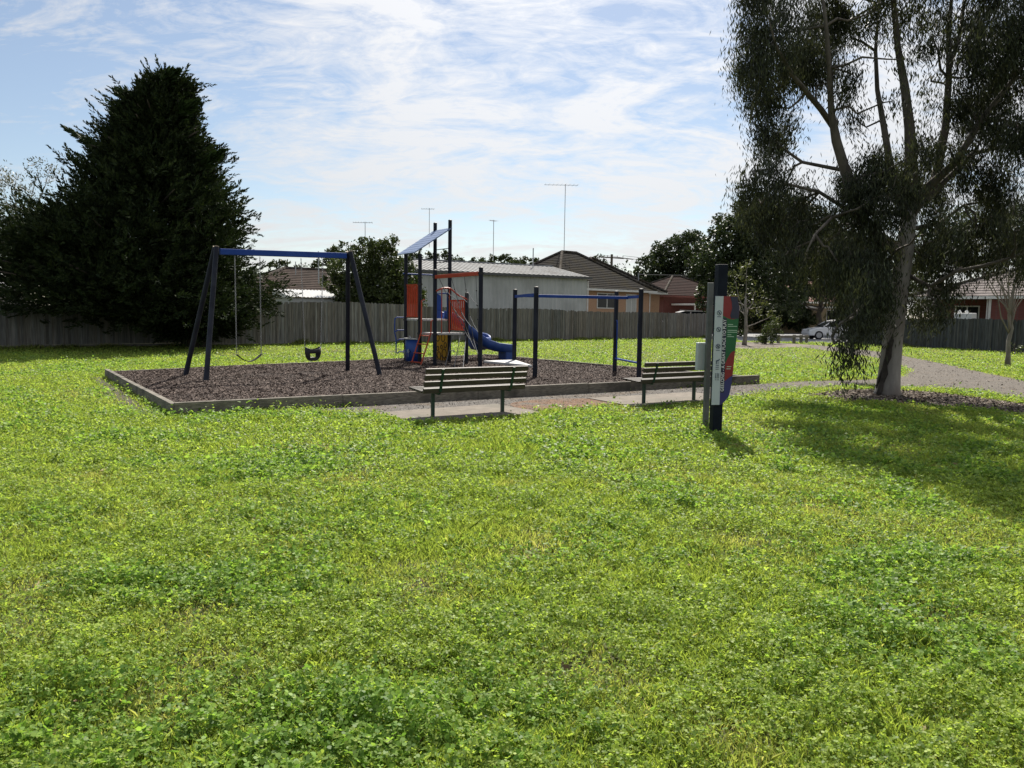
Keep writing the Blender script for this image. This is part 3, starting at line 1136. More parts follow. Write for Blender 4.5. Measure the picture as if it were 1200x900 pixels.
# cream house across the road
ch = thing('cream_house', 'cream brick house with a terracotta roof across the road behind the hanging gum leaves', 'house', (28, 82, 0))
OC = Vector((25.5, 82, 0))
cx_, cy_ = Vector((1, -.12, 0)).normalized(), Vector((.12, 1, 0)).normalized()
wall_box(ch, OC, cx_, cy_, 15, 9, 3.3, M_cbrick)
hip_roof(ch, OC, cx_, cy_, 15, 9, 3.32, 2.4, M_tpink, courses=12)
window(ch, OC, cx_, -cy_, 1.5, 4.0, 1.0, 2.5)
window(ch, OC, cx_, -cy_, 7.5, 10.0, 1.0, 2.5)
m = MB()
m.box(OC + cx_ * 5.6 - cy_ * .02 + UP * 1.1, (2.2, .08, .95), UP, cy_)
m.build('door', M_gutter, ch)
m = MB()
m.box(OC + cx_ * 4.0 - cy_ * 1.5 + UP * 2.72, (8.0, 2.2, .16), cx_)
m.build('verandah_roof', M_white, ch)


# ------------------------------------------------------------------ masts, poles, wires
M_galv = mat('galvanised_steel', (.34, .35, .36), (.45, .46, .47), rough=.5, metal=.5)
M_pole = mat('pole_timber', (.10, .08, .065), (.17, .14, .11), stretch=(1, 1, .2), rough=.9)


def antenna(label, x, y0, y1, Y, boom, nel=7, ang=0.2, r=.022, el=.5):
    b, t = AT(x, y0, Y), AT(x, y1, Y)
    root = thing('antenna', label, 'antenna', b)
    m = MB()
    m.tube([b, (b.x, b.y, t.z + .08)], r, 6)
    m.build('mast', M_galv, root)
    if boom:
        m = MB()
        bd = Vector((math.cos(ang), math.sin(ang), 0))
        sd = Vector((-bd.y, bd.x, 0))
        c_ = Vector((b.x, b.y, t.z))
        m.tube([c_ - bd * boom * .62 - UP * .02, c_ + bd * boom * .38 + UP * .02], .017, 5)
        for i in range(nel):
            p = c_ + bd * boom * (-.6 + .95 * i / (nel - 1)) + UP * .02
            ll = el * (.5 + .5 * i / (nel - 1))
            m.tube([p - sd * ll, p + sd * ll], .009, 4)
        m.build('yagi', M_galv, root)
    return root


antenna('tall television antenna mast with long boom on the orange house ridge', 661, 297, 217, 67, 2.9, 9, .1, .03, .75)
antenna('thin antenna mast with a stubby tilted head behind the climbing tower', 578, 305, 259, 60, .75, 5, .9, .028, .25)
antenna('television antenna with a flat boom above the tower roof', 503, 290, 245, 66, 1.1, 6, .2, .025, .5)
antenna('television antenna with a wide boom above the leafy bush', 428, 295, 261, 60, 1.5, 8, .15, .025, .6)
antenna('bare steel vent pipe rising from the long shed roof', 624.5, 318, 292, 56.5, 0, r=.045)
antenna('thin bare mast on the brown roof, nearest the leafy bush', 387, 322, 308, 53, 0, r=.03)
antenna('taller bare mast standing before the brown roof', 373.5, 332, 296, 49, 0, r=.04)
antenna('thin bare mast on the brown roof, nearest the cypress', 346.5, 322, 308, 53, 0, r=.03)
antenna('short bare mast on the right end of the orange house roof', 748, 334, 321, 66, 0, r=.05)

pp = thing('power_pole', 'timber power pole with a crossarm behind the orange house roof', 'power pole', (AT(716, 330, 92).x, 92, 0))
tp = AT(717, 298, 92)
m = MB()
m.tube([(tp.x, 92, 0), (tp.x, 92, tp.z)], [.19, .14], 8)
m.build('pole', M_pole, pp)
m = MB()
m.bar((tp.x - 1.3, 91.8, tp.z - .35), (tp.x + 1.5, 92.6, tp.z - .42), .12, .14)
m.build('crossarm', M_pole, pp)
for a in (-1.2, -.5, .7, 1.4):
    m = MB()
    m.tube([(tp.x + a, 91.8 + (a + 1.3) * .28, tp.z - .3), (tp.x + a, 91.8 + (a + 1.3) * .28, tp.z - .12)], .05, 6)
    m.build('insulator', M_white, pp)
m = MB()
m.tube([(tp.x + 1.4, 92.5, tp.z - .4), (tp.x + 2.6, 92.2, tp.z - .55)], .05, 6)
m.build('lamp_arm', M_galv, pp)


def wire(label, a, b, sag, r=.02, n=14):
    m = MB()
    pts = [lerp(a, b, i / n) - UP * (sag * 4 * (i / n) * (1 - i / n)) for i in range(n + 1)]
    m.tube(pts, r, 4)
    o = m.build('overhead_wire', M_gutter, None)
    o['label'], o['category'], o['group'] = label, 'wire', 'overhead wires'


wire('upper dark overhead wire running right from the power pole', Vector((tp.x + 1.4, 92.6, tp.z - .1)), Vector((40, 96, 9.4)), .8)
wire('lower dark overhead wire running right from the power pole', Vector((tp.x - 1.2, 91.8, tp.z - .1)), Vector((39, 95, 8.4)), .8)
wire('pale service wire from the short roof mast to the dark trees', AT(748, 321.5, 66), Vector((28, 74, 5.8)), .12, .025)


# ------------------------------------------------------------------ trees
M_gumleaf = leaf_mat('gum_leaves', trans=.24, rough=.5, spec=.2, tint=(1.25, 1.2, .75))
M_leaf = leaf_mat('tree_leaves', trans=.22, rough=.5, spec=.25)
M_needle = leaf_mat('cypress_sprays', trans=.10, rough=.7, spec=.12)
M_gumbark = mat('gum_bark', (.175, .16, .145), (.30, .28, .255), scale=3.5, rough=.85, detail=7, bump=.4, stretch=(1.4, 1.4, .28), c3=(.17, .14, .12), scale3=1.6)
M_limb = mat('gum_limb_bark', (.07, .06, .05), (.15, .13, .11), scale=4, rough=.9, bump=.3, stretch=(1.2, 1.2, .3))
M_darkbark = mat('dark_bark', (.055, .045, .036), (.11, .09, .072), scale=8, rough=.95, bump=.6, stretch=(1, 1, .3))
M_greybark = mat('grey_bark', (.16, .14, .12), (.26, .23, .20), scale=8, rough=.95, bump=.4, stretch=(1, 1, .3))


def crown(root, blobs, per_m3, leaf, cols, m_, seed, hang=0.0, shell=0.55, ratio=.45):
    """leaves through blob volumes (x,y,z,rx,ry,rz), most near the outside"""
    rg = np.random.default_rng(seed)
    C, D, PG, LN = [], [], [], []
    for (bx, by, bz, r1, r2, r3, dens) in blobs:
        n = int(per_m3 * dens * 4.19 * r1 * r2 * r3)
        if n < 4:
            continue
        dirs = unit(rg.normal(size=(n, 3)))
        rr = np.where(rg.random(n) < shell, rg.uniform(.62, 1.05, n), rg.random(n) ** .4)
        # lumpy surface: clumps inside the blob
        k = max(4, int(n / 90))
        cl = unit(rg.normal(size=(k, 3)))
        near = np.argmax(dirs @ cl.T, axis=1)
        dirs = unit(dirs * .5 + cl[near] * .5 + rg.normal(0, .12, (n, 3)))
        rr = rr * (0.82 + .3 * rg.random(k))[near]
        p = np.array((bx, by, bz)) + dirs * rr[:, None] * np.array((r1, r2, r3))
        C.append(p)
        dd = unit(rg.normal(size=(n, 3)))
        dd = unit(dd * (1 - hang) + np.array((0, 0, -1.0)) * hang)
        D.append(dd)
        t = rg.random((n, 1))
        clump = (0.8 + .45 * rg.random(k))[near][:, None]
        PG.append((np.array(cols[0]) * (1 - t) + np.array(cols[1]) * t) * clump)
    C, D, PG = np.concatenate(C), np.concatenate(D), np.concatenate(PG)
    k = C[:, 2] > .05
    C, D, PG = C[k], D[k], PG[k]
    ln = rg.uniform(.7, 1.3, len(C)) * leaf
    q = diamonds(C, D, ln, ln * ratio, rg)
    return np_mesh('crown', q, 4, m_, PG, root)


def limb_pts(a, b, wob, n=7, seed=0, sagz=0):
    rg = random.Random(seed)
    a, b = Vector(a), Vector(b)
    o = []
    for i in range(n + 1):
        t = i / n
        k = math.sin(math.pi * t)
        o.append(lerp(a, b, t) + Vector((rg.uniform(-wob, wob), rg.uniform(-wob, wob), rg.uniform(-wob, wob))) * k + UP * sagz * k)
    return o


def simple_tree(name, label, x, y, h, trunk_r, blobs, leaf, dens, cols, seed, bark=M_darkbark, group=None, hang=0., m_leaf=None, cat='tree', ratio=.5, mult=5.0):
    root = thing(name, label, cat, (x, y, 0), 0, group)
    m = MB()
    top = Vector((x, y, h * .6))
    m.tube(limb_pts((x, y, -.05), top, trunk_r * .6, 6, seed), [trunk_r * (1.25 if i == 0 else 1) * (1 - .1 * i) for i in range(7)], 8)
    rg = random.Random(seed)
    for b in blobs:
        st = Vector((x, y, h * rg.uniform(.22, .5)))
        st.z = min(st.z, b[2])
        m.tube(limb_pts(st, (b[0], b[1], b[2] + b[5] * .2), .12 * h / 6, 5, seed + int(b[2] * 100)), [trunk_r * .32 * (1 - .17 * i) for i in range(6)], 6)
    m.build('trunk', bark, root, smooth=True)
    crown(root, blobs, dens * mult, leaf, cols, m_leaf or M_leaf, seed, hang, ratio=ratio)
    return root


def pxblobs(lst, Y, dy=2.0, flat=1.0, seed=0):
    """(x,y,r) in photo pixels at distance Y -> world blobs with their own depth"""
    rg = random.Random(seed)
    o = []
    k = Y / 900
    for b in lst:
        x, y, r = b[:3]
        dn = b[3] if len(b) > 3 else 1.0
        yy = Y + rg.uniform(-dy, dy)
        p = AT(x, y, yy)
        rr = r * k * yy / Y
        o.append((p.x, yy, p.z, rr, rr * 1.1, rr * flat, dn))
    return o


# ---- the big cypress
def cypress():
    rg = np.random.default_rng(77)
    root = thing('cypress_tree', 'huge dark green cypress with a pointed top and skirts hanging over the fence', 'tree', (-13.2, 33.2, 0))
    Yc = 32.0
    sil = [(75, 188, 195), (85, 172, 215), (100, 165, 228), (120, 150, 236), (130, 136, 240), (150, 128, 238), (165, 115, 240), (172, 110, 258), (180, 100, 275),
           (200, 85, 283), (215, 70, 288), (230, 62, 297), (250, 55, 300), (262, 20, 303), (280, 3, 308), (300, -5, 312), (320, -5, 325), (340, 2, 332),
           (350, 20, 330), (360, 60, 325), (375, 160, 300), (390, 185, 268), (402, 195, 255)]
    rows = []
    for y, l, r_ in sil:
        if y >= 180:
            r_ -= 22 if y < 345 else 8
            l += 14 if y < 262 else 0
        p, q_ = AT(l, y, Yc), AT(r_, y, Yc)
        rows.append((p.z, (p.x + q_.x) / 2, max(.1, (q_.x - p.x) / 2)))
    prof = np.array(rows[::-1])

    def at_z(z):
        return np.interp(z, prof[:, 0], prof[:, 1]), np.interp(z, prof[:, 0], prof[:, 2])

    m = MB()
    m.tube([(-13.3, 32.6, -.1), (-13.6, 32.4, 3), (-14.1, Yc, 7), (-14.15, Yc, 11.2)], [.55, .42, .25, .04], 10)
    for i in range(46):
        z = rg.uniform(1.2, 9.5)
        cx0, r = at_z(z)
        a = rg.uniform(0, 6.28)
        m.tube([(-13.8, Yc + .2, z * .9), (cx0 + math.cos(a) * r * .5, Yc + math.sin(a) * r * .5, z + .1), (cx0 + math.cos(a) * r * .9, Yc + math.sin(a) * r * .9, z + .45)], [.12, .07, .02], 5)
    m.build('trunk', M_darkbark, root, smooth=True)
    V, PG = [], []
    nb = 640
    zb = rg.uniform(.5, 10.75, nb * 3)
    cxb, rb = at_z(zb)
    acc = rg.random(nb * 3) < rb / 5.9 + .06
    zb, cxb, rb = zb[acc][:nb], cxb[acc][:nb], rb[acc][:nb]
    nb = len(zb)
    ab = rg.uniform(0, 2 * np.pi, nb)
    reach = np.maximum(rb - .78, rb * .3) * rg.choice([.6, .76, .9, 1.0, 1.10], nb, p=[.14, .22, .3, .24, .10])
    cen = np.stack([cxb + np.cos(ab) * reach, Yc + np.sin(ab) * reach, zb], 1)
    per = 15
    n = nb * per
    own = np.repeat(np.arange(nb), per)
    size = np.clip(.16 + .09 * rb, .12, .55)[own] * rg.uniform(.7, 1.25, nb)[own]
    base = cen[own] + rg.normal(size=(n, 3)) * size[:, None] * np.array((1, 1, .62))
    az = ab[own] + rg.normal(0, .5, n)
    zs = base[:, 2]
    # dim inner filling so no sky shows through the middle
    nf = 6500
    zf = .6 + 10.0 * rg.random(nf) ** 1.4
    cf, rf_ = at_z(zf)
    af = rg.uniform(0, 2 * np.pi, nf)
    df = rg.uniform(.15, .74, nf)
    base = np.concatenate([base, np.stack([cf + np.cos(af) * rf_ * df, Yc + np.sin(af) * rf_ * df, zf], 1)])
    az = np.concatenate([az, af])
    zs = np.concatenate([zs, zf])
    n = len(zs)
    upk = rg.uniform(.1, .95, n) * np.clip((zs - .8) / 4.0, -.15, 1.3)
    axis = unit(np.stack([np.cos(az), np.sin(az), upk], 1) + rg.normal(0, .28, (n, 3)))
    L_ = rg.uniform(.28, .72, n) * np.concatenate([rg.uniform(.7, 1.45, nb)[own], np.ones(nf)])
    tone = np.concatenate([(rg.uniform(.65, 1.35, nb))[own], np.full(nf, .8)]) * rg.uniform(.85, 1.15, n)
    K = 30
    for j in range(K):
        t = (j + rg.random(n)) / K
        p = base + axis * (L_ * t)[:, None]
        side = unit(np.cross(axis, rg.normal(size=(n, 3))))
        p = p + side * ((1 - t) * rg.uniform(0, .22, n))[:, None]
        dd = unit(axis * .8 + side * rg.uniform(.2, .8, n)[:, None] + np.array((0, 0, .12)))
        ln = rg.uniform(.12, .23, n) * (1 - .2 * t)
        V.append(diamonds(p, dd, ln, ln * rg.uniform(.26, .4, n), rg))
        tt = rg.random((n, 1))
        PG.append((np.array((.014, .026, .012)) * (1 - tt) + np.array((.042, .056, .020)) * tt) * tone[:, None])
    for (sx, sy, L2) in ((73, 148, 2.2), (100, 168, 1.5), (262, 176, .9), (232, 118, .7), (130, 128, .9), (135, 104, .6), (210, 82, .6)):
        tip = AT(sx, sy, 31)
        dirv = Vector((-1 if sx < 190 else 1, random.uniform(-.3, .3), .62)).normalized()
        n2 = 700
        t = rg.random(n2)
        b0 = np.array(tip - dirv * L2)
        side = unit(rg.normal(size=(n2, 3)))
        p = b0 + np.outer(t * L2, np.array(dirv)) + side * ((1 - t) * .42 * rg.random(n2) + .02)[:, None]
        dd = unit(np.array(dirv) + side * .6)
        ln = rg.uniform(.16, .3, n2)
        V.append(diamonds(p, dd, ln, ln * .32, rg))
        PG.append(np.tile((.03, .05, .018), (n2, 1)))
    q = np.concatenate(V)
    pg = np.concatenate(PG)
    k = q[:, :, 2].min(1) > .02
    np_mesh('crown', q[k], 4, M_needle, pg[k], root)


cypress()


# ---- the eucalypt by the path
def gum():
    rg = np.random.default_rng(5)
    Y = 16.2
    root = thing('gum_tree', 'tall gum tree with pale smooth trunk and drooping dark leaves beside the gravel path', 'tree', (7.96, Y, 0))
    A = lambda x, y, dy=0: tuple(AT(x, y, Y + dy))
    m = MB()
    trunk = [A(1040, 467), A(1040, 458), A(1042, 440), A(1046, 400), A(1052, 350), A(1058, 310), A(1062, 280), A(1066, 245, .1), A(1068, 200, .2), A(1066, 150, .3), A(1060, 100, .4), A(1052, 55, .4), A(1045, -20, .3), A(1040, -90, .2)]
    rad = [.33, .255, .225, .20, .19, .18, .165, .15, .13, .105, .085, .065, .05, .02]
    m.tube(trunk[:8], rad[:8], 14)
    ml = MB()
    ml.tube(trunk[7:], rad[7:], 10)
    limbs = [
        ([(1060, 300), (1035, 285), (1010, 255), (995, 215), (980, 165), (974, 130), (972, 80), (968, 30), (960, -40)], [.14, .14, .135, .125, .11, .075, .06, .045, .015], -.6),
        ([(977, 150), (962, 128), (945, 108), (930, 90), (910, 55), (900, 20)], [.075, .07, .06, .05, .03, .012], -.9),
        ([(1064, 260), (1045, 205), (1036, 150), (1028, 105), (1026, 60), (1030, 5), (1035, -50)], [.12, .10, .08, .06, .05, .03, .012], .8),
        ([(1068, 250), (1095, 215), (1108, 150), (1112, 90), (1112, 30), (1120, -50)], [.13, .12, .10, .08, .06, .02], .7),
        ([(1110, 90), (1125, 40), (1130, 0), (1150, -60)], [.06, .05, .04, .015], 1.0),
        ([(1070, 235), (1120, 190), (1150, 140), (1190, 90), (1230, 30)], [.11, .09, .07, .05, .015], -.5),
        ([(1085, 235), (1140, 180), (1185, 170), (1240, 140)], [.08, .06, .04, .015], 1.2),
        ([(1060, 320), (1090, 336), (1120, 318), (1150, 312), (1185, 302), (1240, 280)], [.06, .055, .045, .04, .03, .01], -.9),
        ([(1057, 305), (1045, 302), (1038, 306)], [.06, .05, .04], -.3),
        ([(1052, 250), (1000, 248), (975, 255), (955, 275), (945, 295)], [.06, .05, .04, .03, .01], -.8),
        ([(1055, 330), (1020, 345), (1000, 372), (985, 378), (975, 395)], [.06, .05, .035, .025, .008], -1.2),
        ([(1058, 290), (1015, 262), (985, 263), (960, 290)], [.05, .04, .03, .01], 1.0),
        ([(1060, 270), (1100, 262), (1130, 240), (1165, 235)], [.06, .05, .035, .01], .4),
        ([(1012, 258), (960, 225), (920, 215), (890, 200)], [.06, .045, .03, .01], -.2),
        ([(990, 200), (940, 190), (905, 165), (880, 140)], [.05, .04, .03, .01], .7),
    ]
    ends = []
    for pts, rs, dy in limbs:
        P_ = [A(x, y, dy * i / (len(pts) - 1) * 2.2) for i, (x, y) in enumerate(pts)]
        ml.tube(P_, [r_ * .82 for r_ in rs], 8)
        ends.append(P_)
    blobs_px = [
        (905, 40, 42, 1), (950, 45, 42, 1), (882, 75, 26, .9), (925, 85, 30, 1), (985, 20, 34, .9), (875, 35, 22, .7), (890, 105, 24, .8), (965, 80, 24, .9),
        (895, 130, 24, .9), (905, 163, 22, .9), (922, 148, 14, .6), (880, 208, 20, .8), (905, 232, 28, 1), (940, 238, 24, .9), (945, 265, 22, .8), (882, 245, 16, .7), (912, 272, 22, .8), (912, 200, 16, .7),
        (1000, 88, 13, .7), (1006, 138, 10, .6), (1035, 190, 24, .9), (1000, 210, 22, .9), (1020, 230, 28, 1), (990, 243, 22, .8), (1045, 228, 24, .9), (988, 112, 9, .5),
        (1060, 18, 26, .8), (1030, 12, 24, .8), (1090, 42, 16, .6), (1120, 22, 30, .8), (1142, 62, 34, 1), (1178, 95, 38, 1), (1112, 122, 22, .8), (1150, 140, 34, 1),
        (1190, 45, 34, .9), (1190, 150, 30, 1), (1085, 95, 7, .3), (1082, 172, 16, .6), (1104, 172, 20, .8), (1060, 70, 9, .35), (1048, 118, 7, .35),
        (1088, 222, 26, .9), (1062, 208, 22, .9), (1140, 200, 28, .9), (1180, 212, 28, .9), (1168, 248, 22, .7), (1105, 250, 20, .7), (1195, 255, 22, .7),
        (985, 285, 28, 1), (955, 300, 24, .8), (1010, 312, 28, 1), (1028, 275, 24, .9), (1000, 345, 28, 1), (1022, 362, 22, 1), (982, 328, 22, .95), (1000, 300, 24, 1), (1030, 315, 18, 1), (1008, 360, 18, .9), (990, 310, 20, .9), (1060, 335, 14, .5),
        (1088, 298, 24, .8), (1092, 342, 22, .8), (1102, 275, 22, .8), (1082, 362, 18, .7), (1042, 372, 12, .6), (1014, 370, 16, .8), (1000, 386, 10, .6), (992, 406, 8, .9), (985, 366, 12, .6),
        (1114, 310, 18, .6), (1072, 300, 16, .6), (1018, 340, 20, .9), (930, 300, 18, .6), (1130, 285, 16, .5), (1120, 335, 12, .4), (1098, 358, 12, .5), (1150, 268, 22, .9), (1186, 280, 22, .9), (1132, 300, 16, .6), (1194, 312, 14, .7), (1165, 302, 16, .7), (1215, 300, 18, .8),
        # above and right of the frame
        (930, -75, 34, .9), (1100, -225, 38, .9), (1160, -215, 38, .9), (1230, -165, 38, .9), (1020, -215, 34, .9), (985, -135, 36, .9), (1050, -185, 36, .9), (1130, -170, 36, .9), (1200, -125, 38, .9), (1260, -60, 38, .9), (880, -10, 22, .8), (1300, 0, 38, .9),
        (900, -25, 32, .8), (950, -40, 36, .9), (1000, -70, 40, .9), (1060, -60, 40, .9), (1120, -50, 40, .9), (1180, -30, 40, .9), (1230, 20, 40, .9), (1255, 90, 42, .9),
        (1250, 160, 42, .9), (1240, 230, 38, .8), (1040, -120, 40, .9), (1110, -120, 40, .9), (1170, -90, 40, .9), (1225, -50, 36, .8), (1080, -165, 34, .8), (960, -95, 32, .8),
        (1250, 285, 28, .6), (1300, 60, 36, .8), (1295, 140, 36, .8)]
    C, D, PG = [], [], []
    k = Y / 900
    tw = ml
    for (x, y, r, dn) in blobs_px:
        cy = Y + (rg.uniform(.5, 1.8) if 1030 < x < 1080 and y > 262 else rg.normal(0, 1.15))
        ctr = np.array(AT(x, y, cy))
        rw = r * k
        # every blob is several hanging bunches on twigs
        nb = max(3, int(3 + r * r / 84))
        for b in range(nb):
            off = unit(rg.normal(size=3)) * rg.random() ** .45 * rw * .95
            off[1] *= 1.25
            bc = ctr + off
            rl = rg.uniform(.15, .33)
            nl = int((320 if dn >= .9 else 255) * dn * rg.uniform(.5, 1.4))
            p = bc + rg.normal(size=(nl, 3)) * np.array((rl * .58, rl * .58, rl * .85)) - np.array((0, 0, .12))
            sway = rg.normal(0, .25, 2)
            dd = np.stack([rg.normal(sway[0], .36, nl), rg.normal(sway[1], .36, nl), -np.ones(nl)], 1)
            C.append(p)
            D.append(dd)
            t = rg.random((nl, 1))
            tone = rg.uniform(.75, 1.3)
            PG.append((np.array((.017, .023, .014)) * (1 - t) + np.array((.048, .055, .029)) * t) * tone * np.where(rg.random((nl, 1)) < .2, 2.1, 1))  # random share of leaves painted brighter, sunlight put into their pigment
            if rg.random() < .55:
                s0 = ctr + (bc - ctr) * .1 + rg.normal(0, .1, 3)
                tw.tube([tuple(s0), tuple((s0 + bc) / 2 + np.array((0, 0, .12))), tuple(bc + np.array((0, 0, .1)))], [.012, .009, .004], 4, cap=False)
        # twig from the closest limb
        best = min((Vector(q) for P_ in ends for q in P_), key=lambda q: (q - Vector(ctr)).length)
        if (best - Vector(ctr)).length < 3.2:
            tw.tube(limb_pts(best, ctr, .14, 4, int(x * 7 + y)), [.03, .025, .02, .015, .008], 5)
    m.build('trunk', M_gumbark, root, smooth=True)
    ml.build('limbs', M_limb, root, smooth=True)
    C, D, PG = np.concatenate(C), np.concatenate(D), np.concatenate(PG)
    ln = rg.uniform(.07, .145, len(C))
    q = diamonds(C, D, ln, ln * rg.uniform(.13, .22, len(C)), rg)
    np_mesh('crown', q, 4, M_gumleaf, PG, root)
    # dark scar of peeled bark up the left of the trunk
    ms = MB()
    sp_ = [Vector(A(x0, y0, dz)) for x0, y0, dz in ((1028, 466, -.235), (1031, 458, -.20), (1033, 449, -.185), (1037, 438, -.175), (1037, 428, -.17), (1041, 418, -.165), (1042, 408, -.16), (1045, 399, -.15), (1046, 391, -.14))]
    ms.tube(sp_, [.05, .055, .045, .062, .05, .066, .058, .05, .012], 9)
    sp2 = [Vector(A(x0, y0, -.12)) for x0, y0 in ((1027, 455), (1030, 444), (1034, 434), (1036, 424))]
    ms.tube(sp2, [.012, .03, .026, .008], 7)
    ms.build('peeling_bark', mat('scar_bark', (.02, .017, .014), (.05, .042, .036), rough=.95, bump=.5), root, smooth=True)


gum()

DK = ((.022, .034, .014), (.055, .072, .026))
MID = ((.035, .052, .018), (.085, .105, .032))
OLV = ((.06, .07, .028), (.14, .15, .055))
GRY = ((.065, .065, .045), (.14, .135, .095))

simple_tree('leafy_bush', 'dense leafy bush tree overhanging the fence between swings and climbing tower', AT(430, 380, 42.3).x, 42.3, 4.2, .14,
            pxblobs([(405, 315, 20), (428, 300, 20), (450, 305, 22), (415, 340, 24), (445, 335, 28), (470, 330, 22), (480, 350, 20), (400, 352, 18), (430, 355, 22), (460, 358, 20), (392, 300, 12), (455, 286, 12), (485, 335, 14), (475, 312, 14), (390, 330, 14), (478, 360, 16), (440, 290, 12), (395, 365, 14)], 42.3, .9, 1.0, 1),
            .16, 105, MID, 1, cat='tree')
simple_tree('wispy_tree', 'wispy grey leaved tree behind the cypress at the left edge', AT(20, 330, 46).x, 46, 8, .2,
            pxblobs([(20, 205, 22, .5), (45, 200, 20, .5), (5, 225, 22, .6), (35, 230, 20, .5), (60, 195, 16, .4), (10, 255, 22, .6), (-20, 220, 26, .6), (-20, 260, 26, .6), (70, 230, 14, .5), (40, 260, 22, .5)], 46, 1.6, .9, 2),
            .2, 26, GRY, 2, bark=M_greybark, ratio=.3, mult=3.2)
grp = 'dark trees along the street behind the houses'
simple_tree('street_tree', 'dark rounded tree behind the right end of the orange house', AT(795, 380, 88).x, 88, 10, .3,
            pxblobs([(760, 318, 20), (785, 300, 22), (810, 290, 20), (770, 340, 22), (800, 325, 26), (825, 310, 22), (755, 330, 12), (830, 335, 24), (815, 278, 10, .5), (795, 345, 22), (818, 350, 20), (775, 305, 16), (800, 284, 14)], 88, 2.5, 1, 3), .36, 10, DK, 3, group=grp)
simple_tree('street_tree', 'tall dark tree just behind the top of the sign', AT(858, 390, 64).x, 64, 9, .3,
            pxblobs([(835, 305, 20), (862, 280, 24), (885, 270, 22), (850, 330, 24), (880, 310, 28), (905, 290, 24), (835, 345, 20), (870, 350, 24), (900, 335, 24), (848, 372, 14), (875, 260, 14), (905, 262, 16), (925, 310, 20), (925, 345, 20), (820, 318, 16), (930, 275, 20), (840, 285, 14), (838, 378, 10), (862, 385, 12), (868, 256, 20), (898, 246, 20), (930, 250, 22), (848, 268, 18), (815, 300, 16), (875, 285, 20), (915, 270, 20)], 64, 2.2, 1, 4), .28, 22, DK, 4, group=grp)
simple_tree('street_tree', 'dark spreading tree behind the gum between sign and trunk', AT(960, 390, 72).x, 72, 9, .3,
            pxblobs([(935, 300, 30), (965, 290, 30), (1000, 300, 30), (950, 330, 22), (1020, 320, 26), (920, 285, 20), (985, 325, 20), (940, 345, 18), (965, 340, 16), (925, 330, 20), (1040, 345, 18), (910, 350, 18), (950, 265, 24), (990, 270, 22), (930, 360, 16)], 72, 2.2, 1, 5), .30, 13, DK, 5, group=grp)
simple_tree('street_tree', 'grey green tree behind the roof of the red house at the right', AT(1150, 400, 62).x, 62, 9, .3,
            pxblobs([(1090, 285, 26, .8), (1120, 265, 24, .7), (1150, 255, 26, .7), (1180, 265, 26, .7), (1080, 310, 24), (1110, 300, 24, .8), (1205, 250, 26, .7), (1060, 330, 24), (1075, 350, 22), (1200, 285, 24, .8), (1150, 290, 22, .8), (1180, 300, 22, .8), (1130, 310, 18, .8), (1120, 285, 22, .8), (1160, 310, 18, .7)], 62, 2.2, 1, 6), .26, 17, MID, 6, group=grp, ratio=.35)
hd = simple_tree('dark_hedge', 'dark tall hedge across the road behind the young olive tree', AT(900, 388, 80).x, 80, 3.4, .12,
            pxblobs([(862, 372, 17), (880, 366, 20), (900, 368, 20), (920, 370, 18), (938, 376, 13), (890, 350, 18), (915, 352, 16), (870, 352, 16), (930, 355, 14), (950, 372, 14), (855, 360, 12)], 80, .8, 1, 8), .28, 16, DK, 8, cat='hedge')
simple_tree('young_tree', 'small olive green tree with crooked trunk right of the sign', G(872, 405)[0], G(872, 405)[1], 4.6, .13,
            pxblobs([(862, 335, 20, .8), (885, 345, 16, .6), (875, 318, 16, .7), (892, 362, 14, .9), (905, 372, 12, .8), (860, 355, 12, .6), (850, 345, 12, .6)], 45, .8, 1, 9), .17, 42, OLV, 9, bark=M_greybark, hang=.3, ratio=.3, mult=2.2)
simple_tree('low_shrub', 'scruffy low shrub beside the low rail at the path', G(899, 404)[0], G(899, 404)[1] + .3, 1.1, .1,
            pxblobs([(893, 392, 9), (902, 385, 10), (908, 393, 9), (898, 399, 9), (890, 400, 6), (907, 378, 9, .7)], 46, .3, 1, 10), .14, 190, MID, 10, cat='shrub', ratio=.3)
yt = simple_tree('young_tree', 'slender young tree with thin bare forks at the right edge', 17.3, 26.8, 4.6, .085,
            pxblobs([(1165, 280, 20, .35), (1190, 260, 20, .35), (1150, 290, 16, .3), (1200, 290, 20, .35), (1175, 250, 18, .3), (1140, 300, 12, .35), (1210, 320, 18, .35), (1165, 305, 14, .35), (1150, 270, 16, .35), (1185, 312, 16, .4), (1175, 285, 18, .4), (1195, 335, 10, .3), (1140, 285, 14, .35)], 26.8, .8, 1, 11), .13, 45, GRY, 11, bark=M_greybark, hang=.4, m_leaf=M_gumleaf, ratio=.26, mult=7.5)
simple_tree('fence_weed', 'small weedy shrub against the dark fence at the right edge', 23.9, 36.6, 1.0, .04,
            pxblobs([(1187, 408, 8, .6), (1195, 412, 8, .6), (1180, 413, 6, .5)], 36.6, .2, 1, 12), .12, 120, MID, 12, cat='shrub')
grp2 = 'far flat topped trees behind the shed'
simple_tree('far_tree', 'far dark flat topped tree over the right part of the shed roof', AT(590, 330, 120).x, 120, 8, .4,
            pxblobs([(560, 307, 9), (575, 304, 9), (592, 304, 10), (610, 305, 9), (625, 307, 8), (585, 310, 10), (605, 310, 10), (545, 309, 6)], 120, 1.5, .7, 13), .42, 9, DK, 13, group=grp2)
simple_tree('far_tree', 'far dark flat topped tree between the tower posts', AT(515, 330, 120).x, 120, 9, .4,
            pxblobs([(498, 302, 10), (515, 298, 9), (530, 302, 9), (540, 306, 6), (485, 296, 10), (510, 306, 10)], 120, 1.5, .8, 14), .42, 9, DK, 14, group=grp2)
